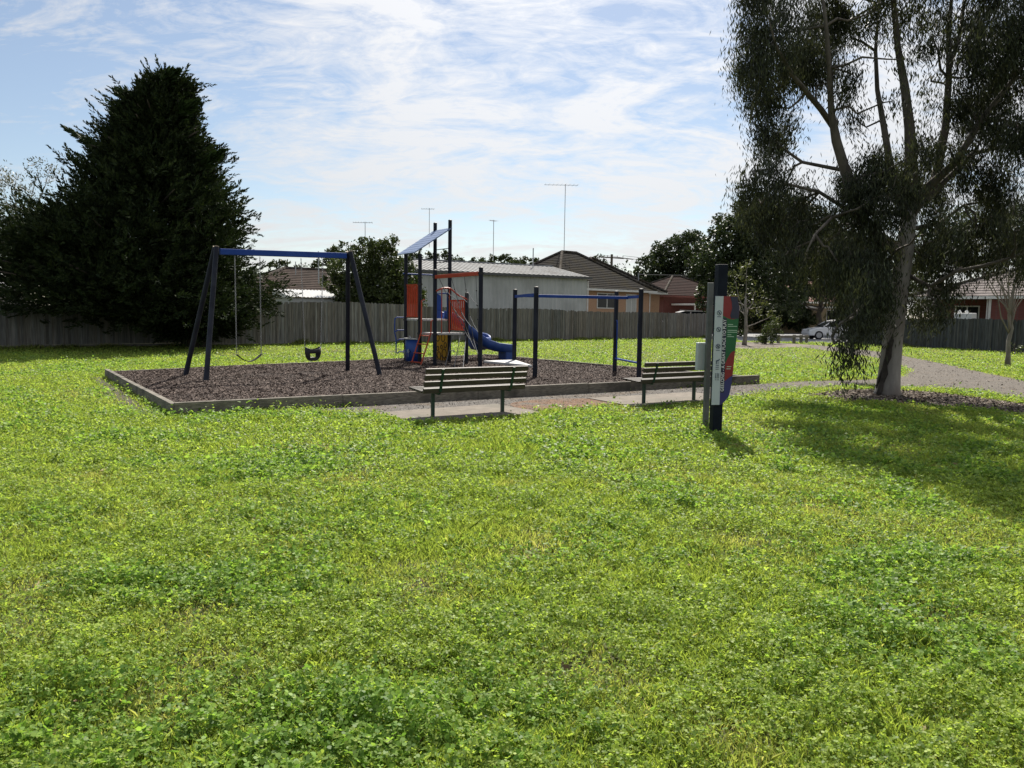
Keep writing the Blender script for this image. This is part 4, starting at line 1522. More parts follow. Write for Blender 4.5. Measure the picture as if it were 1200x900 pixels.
simple_tree('far_tree', 'far dark tree rising left of the leafy bush', AT(400, 330, 75).x, 75, 8, .3,
            pxblobs([(385, 298, 9), (400, 292, 11), (415, 294, 10), (375, 312, 12), (395, 308, 12), (355, 315, 10, .6), (335, 314, 12), (325, 312, 12)], 75, 1.5, .8, 15), .32, 14, DK, 15, group=grp2)
simple_tree('far_tree', 'far bare topped tree left of the power pole', AT(703, 330, 100).x, 100, 8, .25,
            pxblobs([(703, 303, 7, .5), (697, 308, 8), (710, 312, 8, .8), (725, 317, 8, .4), (735, 322, 8, .4), (735, 308, 7, .12)], 100, 1.0, 1, 16), .34, 10, DK, 16, group=grp2)


# ------------------------------------------------------------------ play equipment
M_navy = mat('navy_powdercoat', (.007, .009, .018), (.012, .015, .027), scale=3, rough=.5, spec=.22, c3=(.022, .026, .04), scale3=2.2)
M_blue = mat('blue_powdercoat', (.016, .055, .26), (.026, .075, .32), scale=3, rough=.6, spec=.2)
M_slide = mat('blue_plastic', (.012, .05, .22), (.022, .07, .28), scale=2, rough=.42, spec=.35, c3=(.035, .085, .27), scale3=1.8)
M_red = mat('red_powdercoat', (.40, .05, .018), (.47, .065, .024), scale=3, rough=.45)
M_deck = mat('grey_deck', (.36, .36, .36), (.48, .48, .47), scale=12, rough=.6, bump=.2)
M_roofblue = mat('blue_roof_sheet', (.16, .22, .36), (.20, .26, .40), scale=2, rough=.5, spec=.3)
M_yellow = mat('yellow_plastic', (.62, .30, .02), (.70, .36, .03), scale=3, rough=.45)
M_black = mat('black_rubber', (.012, .012, .013), (.022, .022, .024), rough=.6)
M_chain = mat('steel_chain', (.30, .30, .31), (.42, .42, .43), rough=.4, metal=.8)
M_rope = mat('grey_rope', (.07, .075, .085), (.15, .155, .165), scale=30, rough=.8)
M_capc = mat('timber_cap', (.34, .27, .19), (.42, .34, .25), rough=.8)

# --- swing set
sw = thing('swing_set', 'blue beamed swing set on splayed navy legs with strap seat and toddler seat', 'swing', (-5.2, 17.6, 0))
AL, AR = Vector((-6.37, 16.87, 2.86)), Vector((-4.03, 18.40, 2.92))
bd = (AR - AL).normalized()
m = MB()
m.bar(AL - bd * .02, AR + bd * .06, .11, .13)
m.build('beam', M_blue, sw, bevel=.012)
for top, foot in ((AL, (-6.36, 15.87)), (AL, (-7.38, 17.23)), (AR, (-3.08, 17.97)), (AR, (-4.17, 19.40))):
    m = MB()
    f = Vector((foot[0], foot[1], BZ - .08))
    tt = top + bd * (-.06 if top is AL else .10) + (f - top).xy.to_3d().normalized() * .07 + UP * .09
    m.tube([f, tt], .055, 14)
    lg = m.build('leg', M_navy, sw, smooth=False)
    m = MB()
    ax = (tt - f).normalized()
    m.tube([tt, tt + ax * .02], .05, 12)
    m.build('leg_cap', M_capc, lg)


def chain(a, b, n=None):
    m = MB()
    a, b = Vector(a), Vector(b)
    n = int((b - a).length / .038)
    d_ = (b - a).normalized()
    x_ = Vector((1, 0, 0)).cross(d_).normalized()
    y_ = d_.cross(x_)
    for i in range(n):
        c_ = lerp(a, b, (i + .5) / n)
        s_ = x_ if i % 2 else y_
        h_ = .025
        m.tube([c_ - d_ * h_ - s_ * .003, c_ - d_ * h_ * .5 - s_ * .011, c_ + d_ * h_ * .5 - s_ * .011, c_ + d_ * h_,
                c_ + d_ * h_ * .5 + s_ * .011, c_ - d_ * h_ * .5 + s_ * .011, c_ - d_ * h_], .0045, 4, cap=False)
    return m


def on_beam(x):
    """beam point seen at photo column x"""
    best = min((i / 400 for i in range(401)), key=lambda t: abs((lerp(AL, AR, t).x) / (lerp(AL, AR, t).y) * 900 + 600 - x))
    return lerp(AL, AR, best)


pc1, pc2 = on_beam(291 - 0), on_beam(366)
# strap seat
h_ = .27
zt = .62
l0, l1 = pc1 - bd * h_, pc1 + bd * h_
pts = []
for i in range(11):
    t = i / 10
    p = lerp(l0, l1, t)
    pts.append(Vector((p.x, p.y, zt - .16 * math.sin(math.pi * t))))
m = MB()
for i in range(10):
    a, b = pts[i], pts[i + 1]
    m.bar(a - (b - a) * .02, b + (b - a) * .02, .14, .014)
st = m.build('swing_seat', M_black, sw)
for p, q_ in ((l0, pts[0]), (l1, pts[-1])):
    chain((p.x, p.y, AL.z - .07), q_).build('chain', M_chain, st)
# toddler seat
h_ = .17
zt = .78
l0, l1 = pc2 - bd * .26, pc2 + bd * .26
c0 = Vector((pc2.x, pc2.y, 0))
m = MB()
nrm = Vector((-bd.y, bd.x, 0))
n_ = 20
ring = []
for lev, (zz, rr) in enumerate(((.74, 1.0), (.62, 1.0), (.52, .86), (.45, .55))):
    for i in range(n_):
        a = 2 * math.pi * i / n_
        ring.append(c0 + bd * (math.cos(a) * .19 * rr) + nrm * (math.sin(a) * .15 * rr) + UP * (zz + (.03 * math.cos(2 * a) if lev == 0 else 0)))
fs_ = []
for lev in range(3):
    for i in range(n_):
        ang = 2 * math.pi * (i + .5) / n_
        if lev == 1 and abs(math.sin(ang)) > .8:
            continue                       # leg holes front and back
        a, b = lev * n_ + i, lev * n_ + (i + 1) % n_
        fs_.append((a, a + n_, b + n_, b))
fs_.append(tuple(3 * n_ + i for i in range(n_)))
m.add(ring, fs_)
bs = m.build('toddler_seat', M_black, sw, smooth=True)
sm = bs.modifiers.new('thick', 'SOLIDIFY')
sm.thickness = .018
for p, s_ in ((l0, -1), (l1, 1)):
    chain((p.x, p.y, AL.z - .06), (c0.x + bd.x * .19 * s_, c0.y + bd.y * .19 * s_, .76)).build('chain', M_chain, bs)

# --- climbing tower
C_ = Vector((-2.23, 22.05, 0))
FL = C_ - E2 * .95
BL = FL - E2 * .95
P1 = BL + E1 * 1.0
P2 = FL + E1 * 1.0
S_ = C_ + E1 * 1.05
NR = Vector((-.83, 19.75, 0))
tow = thing('climbing_tower', 'play tower with blue pitched roof, red bar panels, rope net and blue slide', 'play tower', (C_.x, C_.y, 0))


def post(p, top, r=.057):
    m = MB()
    m.tube([(p.x, p.y, BZ - .1), (p.x, p.y, top)], r, 14)
    o = m.build('post', M_navy, tow)
    m = MB()
    m.tube([(p.x, p.y, top), (p.x, p.y, top + .02), (p.x, p.y, top + .035)], [r * 1.04, r * 1.0, r * .5], 14)
    m.build('post_cap', M_black, o)
    return o


ZL, ZU = 1.03, 1.42
post(BL, 3.36)
post(FL, 3.30)
post(P1, 4.36)
post(P2, 4.36)
post(C_, 2.80)
post(S_, 2.18)
post(NR, 2.75)
for p, zc in ((BL, ZU - .04), (FL, ZU - .04), (P1, ZU - .04), (P2, ZU - .04), (C_, ZL - .04), (S_, ZL - .04), (FL, ZL - .04), (C_, 2.62), (NR, 2.62), (BL, 2.44), (FL, 2.44)):
    m = MB()
    m.tube([(p.x, p.y, zc - .03), (p.x, p.y, zc + .03)], .07, 14)
    m.bar(p + UP * zc - E1 * .06 - E2 * .06, p + UP * zc + E1 * .06 + E2 * .06, .02, .02)
    m.build('clamp', M_black, tow)
# roof sheet with ribs, low over BL-FL and high at P1-P2
m = MB()
lo0, lo1 = BL - E1 * .22 - E2 * .10 + UP * 3.33, FL - E1 * .22 + E2 * .10 + UP * 3.33
hi0, hi1 = P1 + E1 * .02 - E2 * .10 + UP * 4.13, P2 + E1 * .02 + E2 * .10 + UP * 4.13
nr_ = (hi0 - lo0).cross(lo1 - lo0).normalized()
nr_ = nr_ if nr_.z > 0 else -nr_
m.add([lo0, lo1, hi1, hi0] + [p + nr_ * .03 for p in (lo0, lo1, hi1, hi0)],
      [(0, 3, 2, 1), (4, 5, 6, 7), (0, 1, 5, 4), (1, 2, 6, 5), (2, 3, 7, 6), (3, 0, 4, 7)])
for i in range(9):
    t = (i + .5) / 9
    a, b = lerp(lo0, hi0, t), lerp(lo1, hi1, t)
    m.bar(a + nr_ * .031, b + nr_ * .031, .025, .006, nr_)
m.build('roof', M_roofblue, tow)


def deckplate(name, a, b, c_, d_, z, t=.06):
    m = MB()
    vs = [p + UP * z for p in (a, b, c_, d_)]
    m.add(vs + [v - UP * t for v in vs], [(3, 2, 1, 0), (4, 5, 6, 7), (0, 1, 5, 4), (1, 2, 6, 5), (2, 3, 7, 6), (3, 0, 4, 7)])
    o = m.build(name, M_deck, tow, bevel=.008)
    return o


deckplate('upper_deck', BL, FL, P2, P1, ZU)
deckplate('lower_deck', FL + E2 * .06, C_, S_, P2 + E2 * .06, ZL)


def bar_panel(a, b, z0, z1, nb=7):
    m = MB()
    t = (b - a).normalized()
    a, b = a + t * .07, b - t * .07
    for z in (z0, z1):
        m.bar(a + UP * z, b + UP * z, .03, .04)
    for i in range(nb):
        p = lerp(a, b, (i + .5) / nb)
        m.box(p + UP * (z0 + z1) / 2, (z1 - z0, .052, .022), UP, t.cross(UP))
    m.build('bar_panel', M_red, tow)


bar_panel(BL, FL, ZU + .06, 2.43, 7)
bar_panel(P2, S_, ZL + .08, 1.98, 7)
# ladder up to the lower deck
fo = -E1 * .40
la, lb = lerp(FL, C_, .22), lerp(FL, C_, .86)
m = MB()
for p, zt in ((la, 1.95), (lb, 1.36)):
    m.tube([p + fo + UP * (BZ - .05), p - E1 * .06 + UP * ZL, p - E1 * .05 + UP * zt, p + E1 * .04 + UP * (zt + .04)], .02, 8)
for t in (.08, .36, .64, .9):
    a = lerp(la + fo + UP * BZ, la - E1 * .06 + UP * ZL, t)
    b = lerp(lb + fo + UP * BZ, lb - E1 * .06 + UP * ZL, t)
    m.bar(a, b, .07, .025)
m.build('ladder', M_red, tow)
# counter panel and its bench top under the upper deck
m = MB()
pts = []
for i in range(13):
    t = i / 12
    p = lerp(BL + E2 * .06, FL - E2 * .06, t) - E1 * (.20 * math.sin(math.pi * t))
    pts.append(p)
k = len(pts)
m.add([p + UP * .14 for p in pts] + [p + UP * .80 for p in pts], [(i, i + 1, i + 1 + k, i + k) for i in range(k - 1)])
cp = m.build('counter_panel', M_slide, tow, smooth=True)
sd = cp.modifiers.new('thick', 'SOLIDIFY')
sd.thickness = .025
m = MB()
m.prism([(p.x, p.y) for p in [q - E1 * .05 for q in pts]] , (1, 0, 0), (0, 1, 0), UP, (0, 0, .805), .03)
m.build('counter_top', M_deck, cp)
M_motif = mat('grey_motif', (.22, .26, .34), (.28, .32, .40))
for t, zz in ((.34, .42), (.64, .45)):
    m = MB()
    q = lerp(BL, FL, t) - E1 * (.20 * math.sin(math.pi * t) + .032)
    m.box(q + UP * (zz - .09), (.18, .02, .006), UP, E1)
    for a in range(5):
        an = a * 1.2566
        m.tube([q + UP * zz, q + E2 * (.06 * math.cos(an)) + UP * (zz + .06 * math.sin(an))], [.012, .022], 6)
    m.build('flower_motif', M_motif, cp)
m = MB()
q = lerp(BL, FL, .6) - E1 * .2
m.tube([q + UP * .84, q + UP * .90 + E2 * .05, q + UP * .90 + E2 * .12, q + UP * .84 + E2 * .16], .014, 7)
m.build('tap', M_chain, cp)
# blue tube step climber on the far left
m = MB()
for dz, ll in ((1.45, .34), (1.06, .32), (.78, .26), (.40, .26)):
    a = BL - E2 * .05
    m.tube([a + UP * dz, a - E1 * (ll - .06) + UP * dz, a - E1 * ll + UP * (dz - .05)], .018, 8)
m.tube([BL - E1 * .34 - E2 * .05 + UP * 1.42, BL - E1 * .35 - E2 * .05 + UP * 1.0, BL - E1 * .30 - E2 * .05 + UP * .8, BL - E1 * .30 - E2 * .05 + UP * .36], .018, 8)
m.build('step_climber', M_blue, tow)
# yellow game panel with dark rings under the upper deck
m = MB()
a, b = P1 + E2 * .07, P2 - E2 * .07
m.bar(a + UP * .54, b + UP * .54, .02, .80)
yp = m.build('game_panel', M_yellow, tow)
mm_ = MB()
rg_ = random.Random(4)
for (t, z, r_) in ((.2, .82, .10), (.62, .84, .12), (.3, .28, .12), (.72, .36, .14), (.5, .55, .06), (.2, .5, .07), (.8, .62, .08), (.5, .2, .08), (.85, .2, .06), (.15, .2, .06)):
    c0_ = lerp(a, b, t) - E1 * .012
    pts = [c0_ + E2 * (r_ * math.cos(i * .5236)) + UP * (z + r_ * math.sin(i * .5236)) for i in range(13)]
    mm_.tube(pts, .014, 5)
mm_.build('ring_motif', M_black, yp)
# arched red hand rail across the front of the lower deck
for off in (0.0,):
    m = MB()
    pts = []
    for i in range(15):
        t = i / 14
        z = 2.22 + .10 * math.sin(math.pi * min(1, t * 1.5)) - .22 * max(0, t - .45) / .55
        pts.append(lerp(C_, S_, t) + E2 * .05 + UP * z)
    m.tube(pts, .024, 8)
    for t in (.18, .42):
        p = lerp(C_, S_, t) + E2 * .05
        m.tube([p + UP * ZL, p + UP * 2.27], .014, 7)
    m.build('arch_rail', M_red, tow)
# net beam and rope net
m = MB()
m.bar(C_ + UP * 2.62 - E2 * .0, NR + UP * 2.62, .07, .10)
m.build('net_beam', M_red, tow, bevel=.01)
m = MB()
ra = [lerp(C_, NR, t) + UP * 2.57 for t in (.10, .38, .66, .90)]
rb = [lerp(S_ + UP * ZL, NR + UP * .42, t) for t in (.0, .33, .66, .98)]
cols_ = []
for a, b in zip(ra, rb):
    pts = [lerp(a, b, i / 6) - UP * .05 * math.sin(math.pi * i / 6) for i in range(7)]
    cols_.append(pts)
    m.tube(pts, .009, 6)
for i in range(1, 6, 2):
    for j in range(3):
        m.tube([cols_[j][i], lerp(cols_[j][i], cols_[j + 1][min(6, i + 1)], .5) - UP * .03, cols_[j + 1][min(6, i + 1)]], .008, 6)
# side ropes under the deck
low = [lerp(C_, S_, t) + UP * (ZL - .06) for t in (.55, .8, .98)]
gnd = [lerp(C_, NR, t) + UP * (BZ + .02) for t in (.25, .45, .65)]
for a, b in zip(low, gnd):
    m.tube([a, lerp(a, b, .5) - UP * .04, b], .011, 6)
m.tube([lerp(low[0], gnd[0], .5), lerp(low[1], gnd[1], .55), lerp(low[2], gnd[2], .5)], .010, 6)
nt_ = m.build('rope_net', M_rope, tow)
m = MB()
for pts in cols_:
    for p in pts[1:-1]:
        m.box(p, (.035, .035, .035), (1, 0, 0))
m.build('net_clamps', M_black, nt_, bevel=.008)
# slide along E1 from the upper deck
sp0 = lerp(P1, P2, .5)
prof = [(-.05, ZU + .02), (.25, ZU - .04), (.7, 1.12), (1.15, .78), (1.55, .54), (1.9, .44), (2.25, .40), (2.5, .37)]
prof = [(a * 1.02, z) for a, z in prof]
m = MB()
sec = [(-.27, .22), (-.25, .235), (-.225, .22), (-.19, .03), (0, 0), (.19, .03), (.225, .22), (.25, .235), (.27, .22), (.25, -.03), (0, -.05), (-.25, -.03)]
k = len(sec)
vs = []
for a, z in prof:
    for s_, h2 in sec:
        vs.append(sp0 + E1 * a + E2 * s_ + UP * (z + h2))
fs_ = []
for i in range(len(prof) - 1):
    for j in range(k):
        a, b = i * k + j, i * k + (j + 1) % k
        fs_.append((a, b, b + k, a + k))
fs_ += [tuple(reversed(range(k))), tuple((len(prof) - 1) * k + j for j in range(k))]
m.add(vs, fs_)
sl_ = m.build('slide', M_slide, tow, smooth=True)
m = MB()
m.box(sp0 + E1 * 2.36 + UP * .22, (.28, .50, .34), E1)
m.build('slide_foot', M_slide, sl_, bevel=.03)
m = MB()
for s_ in (-.33, .33):
    pl = [(-.02, ZU), (.10, ZU), (.16, ZU + .35), (.12, ZU + .72), (-.02, ZU + .78)]
    m.prism(pl, E1, UP, E2, sp0 + E2 * s_, .025)
m.tube([sp0 - E2 * .34 + UP * (ZU + .78), sp0 + E2 * .34 + UP * (ZU + .78)], .02, 8)
m.build('slide_hood', M_slide, sl_)
# cross rails high between posts
m = MB()
m.tube([BL + UP * 2.78 - E1 * .10, P1 + UP * 2.78], .022, 8)
m.build('cross_rail', M_blue, tow)
m = MB()
for z in (2.95, 3.15, 3.35, 3.55):
    m.tube([P1 + UP * z, P2 + UP * z], .012, 6)
m.build('roof_rungs', M_navy, tow)

# spinning cup seat behind the slide
spn = thing('spinner_seat', 'round blue bucket spinner seat behind the foot of the slide', 'spinner', (-1.15, 26.0 - .9, 0))
c0 = Vector((-1.1, 25.2, 0))
m = MB()
pr = [(.05, .40), (.26, .43), (.36, .56), (.40, .76), (.38, .84), (.34, .78), (.30, .60), (.20, .50), (.02, .48)]
n_ = 20
vs, fs_ = [], []
for (r_, z) in pr:
    for i in range(n_):
        a = 2 * math.pi * i / n_
        lift_ = .12 * max(0, math.sin(a)) * max(0, z - .5) / .3
        vs.append(c0 + Vector((math.cos(a) * r_, math.sin(a) * r_, z + lift_)))
for l in range(len(pr) - 1):
    for i in range(n_):
        a, b = l * n_ + i, l * n_ + (i + 1) % n_
        fs_.append((a, b, b + n_, a + n_))
m.add(vs, fs_)
m.build('bowl', M_slide, spn, smooth=True)
m = MB()
m.tube([c0 + UP * 0.0, c0 + UP * .42], .05, 10)
m.build('stem', M_navy, spn)

# --- overhead track and triangular step
mb = thing('overhead_track', 'monkey bar frame of four navy posts joined by a long blue overhead beam', 'monkey bars', (1.7, 19.2, 0))
q1, q2, q3, q4 = Vector((.05, 20.3, 0)), Vector((.54, 18.15, 0)), Vector((2.74, 20.5, 0)), Vector((3.06, 18.5, 0))
for p in (q1, q2, q3, q4):
    m = MB()
    m.tube([(p.x, p.y, BZ - .1), (p.x, p.y, 2.22)], .057, 14)
    o = m.build('post', M_navy, mb)
    m = MB()
    m.tube([(p.x, p.y, 2.22), (p.x, p.y, 2.24), (p.x, p.y, 2.255)], [.06, .057, .03], 14)
    m.build('post_cap', M_black, o)
za = 2.06
ma, mz = lerp(q1, q2, .5), lerp(q3, q4, .5)
for a, b in ((q1, q2), (q3, q4)):
    m = MB()
    m.bar(a + UP * za, b + UP * za, .05, .07)
    m.build('cross_beam', M_blue, mb)
m = MB()
m.bar(ma + UP * (za - .002), mz + UP * (za - .012), .09, .075)
m.build('overhead_beam', M_blue, mb, bevel=.01)
m = MB()
tq = (q4 - q3).normalized()
for p, s_ in ((q3, 1), (q4, -1)):
    b0 = p + tq * (.14 * s_)
    m.tube([b0 + UP * .42, b0 + UP * 1.40, b0 + UP * 1.47 - tq * (.04 * s_), p + UP * 1.47], .017, 8)
m.tube([q3 + UP * .46, q4 + UP * .46], .025, 8)
m.build('step_bar', M_blue, mb)
m = MB()
tri = [(NR.x + .08, NR.y - .02), (q2.x - .06, q2.y + .06), (q1.x + .02, q1.y + .1)]
m.prism(tri, (1, 0, 0), (0, 1, 0), UP, (0, 0, .34), .055)
m.build('corner_step', mat('pale_step', (.34, .34, .34), (.42, .42, .41), rough=.5), mb, bevel=.012)
m = MB()
cc = (sum(p[0] for p in tri) / 3, sum(p[1] for p in tri) / 3)
m.tube([(cc[0], cc[1], 0), (cc[0], cc[1], .345)], .045, 10)
m.build('step_stem', M_navy, mb)

# ------------------------------------------------------------------ benches
M_slat = mat('bench_slat', (.045, .036, .027), (.085, .071, .056), scale=6, rough=.58, spec=.3, detail=7, bump=.25, stretch=(.5, .5, 6), c3=(.06, .05, .04), scale3=3)
M_bgreen = mat('green_steel', (.010, .035, .026), (.018, .048, .036), rough=.4)


def bench(leg_a, leg_b, label):
    a, b = Vector((*leg_a, 0)), Vector((*leg_b, 0))
    t = (b - a).normalized()
    nb = Vector((t.y, -t.x, 0))           # towards the back rest (camera side)
    c_ = (a + b) / 2
    half = .90
    r = thing('park_bench', label, 'bench', c_, 0, 'slatted park benches')
    for i, z in enumerate((.46, .565, .665, .76)):
        m = MB()
        o_ = nb * (.215 + (z - .43) * .28)
        up = (UP + nb * .28).normalized()
        m.box(c_ + o_ + UP * (z - .01), (half * 2, .036, .076), t, up)
        m.build('back_slat', M_slat, r, bevel=.006)
    for i in range(4):
        m = MB()
        o_ = nb * (.12 - i * .112)
        m.box(c_ + o_ + UP * (.432 + .008 * i), (half * 2 + .02, .095, .034), t)
        m.build('seat_slat', M_slat, r, bevel=.006)
    for p in (a, b):
        m = MB()
        m.box(p + UP * .20, (.44, .045, .055), UP, nb)
        m.bar(p + nb * .21 + UP * .395, p - nb * .26 + UP * .41, .045, .03)
        m.build('leg', M_bgreen, r, bevel=.004)
        m = MB()
        up = (UP + nb * .28).normalized()
        m.box(p + nb * (.215 + .17 * .28 + .022) + UP * .60 + nb * .006, (.36, .045, .012), up, nb)
        m.bar(p + nb * .205 + UP * .395, p + nb * .225 + UP * .44, .045, .02, nb)
        m.build('back_bracket', M_bgreen, r, bevel=.002)
    return r


bench((-1.20, 11.60), (-.15, 12.28), 'slatted timber park bench seen from behind, on the slab left of centre')
bench((2.38, 13.78), (3.44, 14.45), 'slatted timber park bench partly hidden behind the sign')

# ------------------------------------------------------------------ sign
M_signpost = mat('sign_navy', (.005, .008, .016), (.009, .013, .023), rough=.6, spec=.15)
M_signgrey = mat('sign_grey', (.095, .10, .10), (.135, .14, .14), rough=.6)
M_signwhite = mat('sign_white', (.46, .51, .54), (.51, .55, .58), rough=.35)
M_sred = mat('sign_red', (.22, .018, .02), (.26, .025, .026), rough=.35)
M_sgreen = mat('sign_green', (.008, .095, .034), (.02, .135, .042), rough=.35, scale=1.5)
M_spurple = mat('sign_purple', (.045, .032, .12), (.035, .05, .20), rough=.35, scale=1.5)
M_snavy = mat('sign_dark', (.02, .022, .05), (.03, .03, .06), rough=.35)
M_swords = mat('sign_lettering', (.80, .80, .80), (.85, .85, .85), rough=.4)
M_sicon = mat('sign_icons', (.04, .06, .10), (.05, .07, .12), rough=.4)
M_sdim = mat('sign_small_print', (.45, .62, .48), (.5, .66, .52), rough=.4)

sg = thing('park_sign', 'colourful upright park information sign with white pictogram strip on a navy post', 'sign', (2.83, 10.56, 0))
sx = Vector((.985, .17, 0)).normalized()
sy = Vector((-sx.y, sx.x, 0))
SB = Vector((2.83, 10.56, 0))
P = lambda x, z, k=0: SB + sx * x + UP * z - sy * k
m = MB()
m.box(P(0.0, 1.14), (2.34, .135, .135), UP, sy)
m.build('post', M_signpost, sg, bevel=.008)
m = MB()
m.box(SB + Vector((-.032, .42, 1.04)), (2.08, .072, .07), UP + Vector((.0, 0, 0)), sy)
m.build('rear_post', M_signgrey, sg, bevel=.006)
m = MB()
m.box(SB + Vector((-.10, .50, 1.03)), (.17, .08, .40), sx)
m.build('bin_box', M_signwhite, sg, bevel=.01)
# panel faces, seen front on
k0 = .085
m = MB()
m.prism([(-.112, .40), (.0, .40), (.0, 1.88), (-.112, 1.88)], sx, UP, -sy, P(0, 0, k0), .016)
m.build('white_strip', M_signwhite, sg)
XL = .0015


def xr(z):
    return np.interp(z, [.40, .45, .52, .64, .80, 1.1, 1.45, 1.72, 1.82, 1.88], [.02, .08, .135, .158, .175, .195, .225, .24, .215, .205])


def zone(zb, zt, m_, name, kk, n=12):
    """the part of the panel between two wavy borders zb(x), zt(x), x running 0..1 across it"""
    xs = np.linspace(0, 1, n)
    poly = [(XL + (xr(zb(x)) - XL) * x, zb(x)) for x in xs]
    poly += [(float(xr(z)), float(z)) for z in np.linspace(zb(1), zt(1), 12)[1:-1]]
    poly += [(XL + (xr(zt(x)) - XL) * x, zt(x)) for x in reversed(xs)]
    m = MB()
    m.prism(poly, sx, UP, -sy, P(0, 0, k0), kk)
    return m.build(name, m_, sg)


b1 = lambda x: .68 + .13 * x
b2 = lambda x: .84 + .30 * math.sin(1.7 * x) ** 1.3
b3 = lambda x: 1.62 - .05 * math.sin(2.6 * x)
zone(lambda x: .40, b1, M_spurple, 'purple_area', .0150)
zone(b1, b2, M_sred, 'red_area', .0155)
zone(b2, b3, M_sgreen, 'green_area', .0150)
zone(b3, lambda x: 1.88, M_sred, 'red_area', .0155)
m = MB()
pl = [(.105, 1.62), (.12, 1.58), (float(xr(1.58)) - .003, 1.58), (float(xr(1.72)) - .003, 1.72), (float(xr(1.82)) - .003, 1.82), (float(xr(1.87)) - .003, 1.876), (.095, 1.876), (.12, 1.80), (.13, 1.72)]
m.prism(pl, sx, UP, -sy, P(0, 0, k0), .019)
m.build('dark_area', M_snavy, sg)
# letters run up the panel on a dark band
m = MB()
m.prism([(.004, .565), (.058, .565), (.058, 1.585), (.004, 1.585)], sx, UP, -sy, P(0, 0, k0), .0185)
m.build('letter_band', M_snavy, sg)
fc = bpy.data.curves.new('lettering', 'FONT')
fc.body = 'GEELONG - A GREAT PLACE TO PLAY'
fc.size = .062
fc.extrude = .001
fc.space_character = 1.02
fc.align_x = 'LEFT'
fc.materials.append(M_swords)
fo_ = bpy.data.objects.new('lettering', fc)
COL.objects.link(fo_)
dg = bpy.context.evaluated_depsgraph_get()
wlen = max(.01, fo_.evaluated_get(dg).dimensions.x)
tm = bpy.data.meshes.new_from_object(fo_.evaluated_get(dg))
bpy.data.objects.remove(fo_)
tm.materials.clear()
tm.materials.append(M_swords)
fo_ = bpy.data.objects.new('lettering', tm)
COL.objects.link(fo_)
fo_.parent = sg
sc_ = 0.98 / wlen
org = P(.050, .585, k0 + .021)
MW = Matrix((( 0, 0, 0, 0),) * 4)
# text x -> up, text y -> -sx, text z -> -sy (towards the reader)
MW = Matrix.Identity(4)
for i in range(3):
    MW[i][0] = UP[i] * sc_
    MW[i][1] = -sx[i] * 1.1
    MW[i][2] = -sy[i]
    MW[i][3] = org[i]
fo_.matrix_basis = sg.matrix_basis.inverted() @ MW
# pale lines of small print
m = MB()
for (z, x0, x1) in ((1.50, .075, .15), (1.475, .075, .21), (1.42, .075, .21), (1.395, .075, .215), (1.36, .075, .13), (1.335, .075, .17), (.925, .085, .15), (.895, .08, .14)):
    m.box(P((x0 + x1) / 2, z, k0 + .0185), (x1 - x0, .003, .008), sx)
m.build('small_print', M_sdim, sg)
# pictograms: ring with slash, ring with figure, dog, bottle and glass
def pict(z, kind):
    m = MB()
    cx0 = -.054
    kk = k0 + .018
    if kind in (0, 1, 2):
        r_ = .030
        pts = [P(cx0 + r_ * math.cos(i * .3927), z + r_ * math.sin(i * .3927), kk) for i in range(17)]
        m.tube(pts, .004, 4)
        m.bar(P(cx0 - .02, z + .02, kk), P(cx0 + .02, z - .02, kk), .004, .007)
        m.box(P(cx0, z - .002, kk), (.03, .004, .014), UP, sy)
        if kind == 2:
            m.bar(P(cx0 - .018, z - .012, kk), P(cx0 + .018, z + .012, kk), .004, .007)
        if kind != 1:
            m.box(P(cx0, z - .052, kk), (.052, .004, .008), sx)
    elif kind == 3:
        m.bar(P(cx0 - .022, z, kk), P(cx0 + .02, z + .012, kk), .004, .016)
        m.bar(P(cx0 + .016, z + .010, kk), P(cx0 + .028, z + .028, kk), .004, .012)
        for s_ in (-.018, -.008, .012):
            m.box(P(cx0 + s_, z - .025, kk), (.035, .004, .005), UP, sy)
        for zz in (z - .06, z - .085, z - .11):
            m.box(P(cx0, zz, kk), (.045, .004, .008), sx)
    else:
        for s_ in (-.020, .004, .024):
            m.box(P(cx0 + s_, z, kk), (.07, .004, .013), UP, sy)
            m.box(P(cx0 + s_, z - .055, kk), (.012, .004, .018), UP, sy)
    m.build('pictogram', M_sicon, sg)


pict(1.655, 0)
pict(1.43, 1)
pict(1.20, 2)
pict(1.00, 3)
pict(.80, 4)

# ------------------------------------------------------------------ low rail by the path
lr = thing('low_rail', 'low timber barrier rail on short posts between path and road', 'barrier', (18, 50, 0))
a, b = Vector((*G(912, 402.5), 0)), Vector((*G(945, 402.5), 0))
for t in (0, .55, .8, 1):
    p = lerp(a, b, t)
    m = MB()
    m.box(p + UP * .26, (.58, .16, .16), UP)
    m.build('post', M_greybark, lr, bevel=.015)
m = MB()
m.bar(a + UP * .43 - Vector((.1, .12, 0)), b + UP * .43 - Vector((-.1, .12, 0)), .06, .14)
m.build('rail', M_greybark, lr, bevel=.01)

# ------------------------------------------------------------------ cars
M_cwhite = mat('white_car_paint', (.72, .73, .74), (.76, .77, .78), rough=.2, spec=.6)
M_csilver = mat('silver_car_paint', (.42, .43, .44), (.46, .47, .48), rough=.25, metal=.5)
M_tyre = mat('tyre', (.015, .015, .016), (.025, .025, .026), rough=.85)
M_lamp = mat('lamp_glass', (.5, .5, .5), (.6, .6, .6), rough=.1)


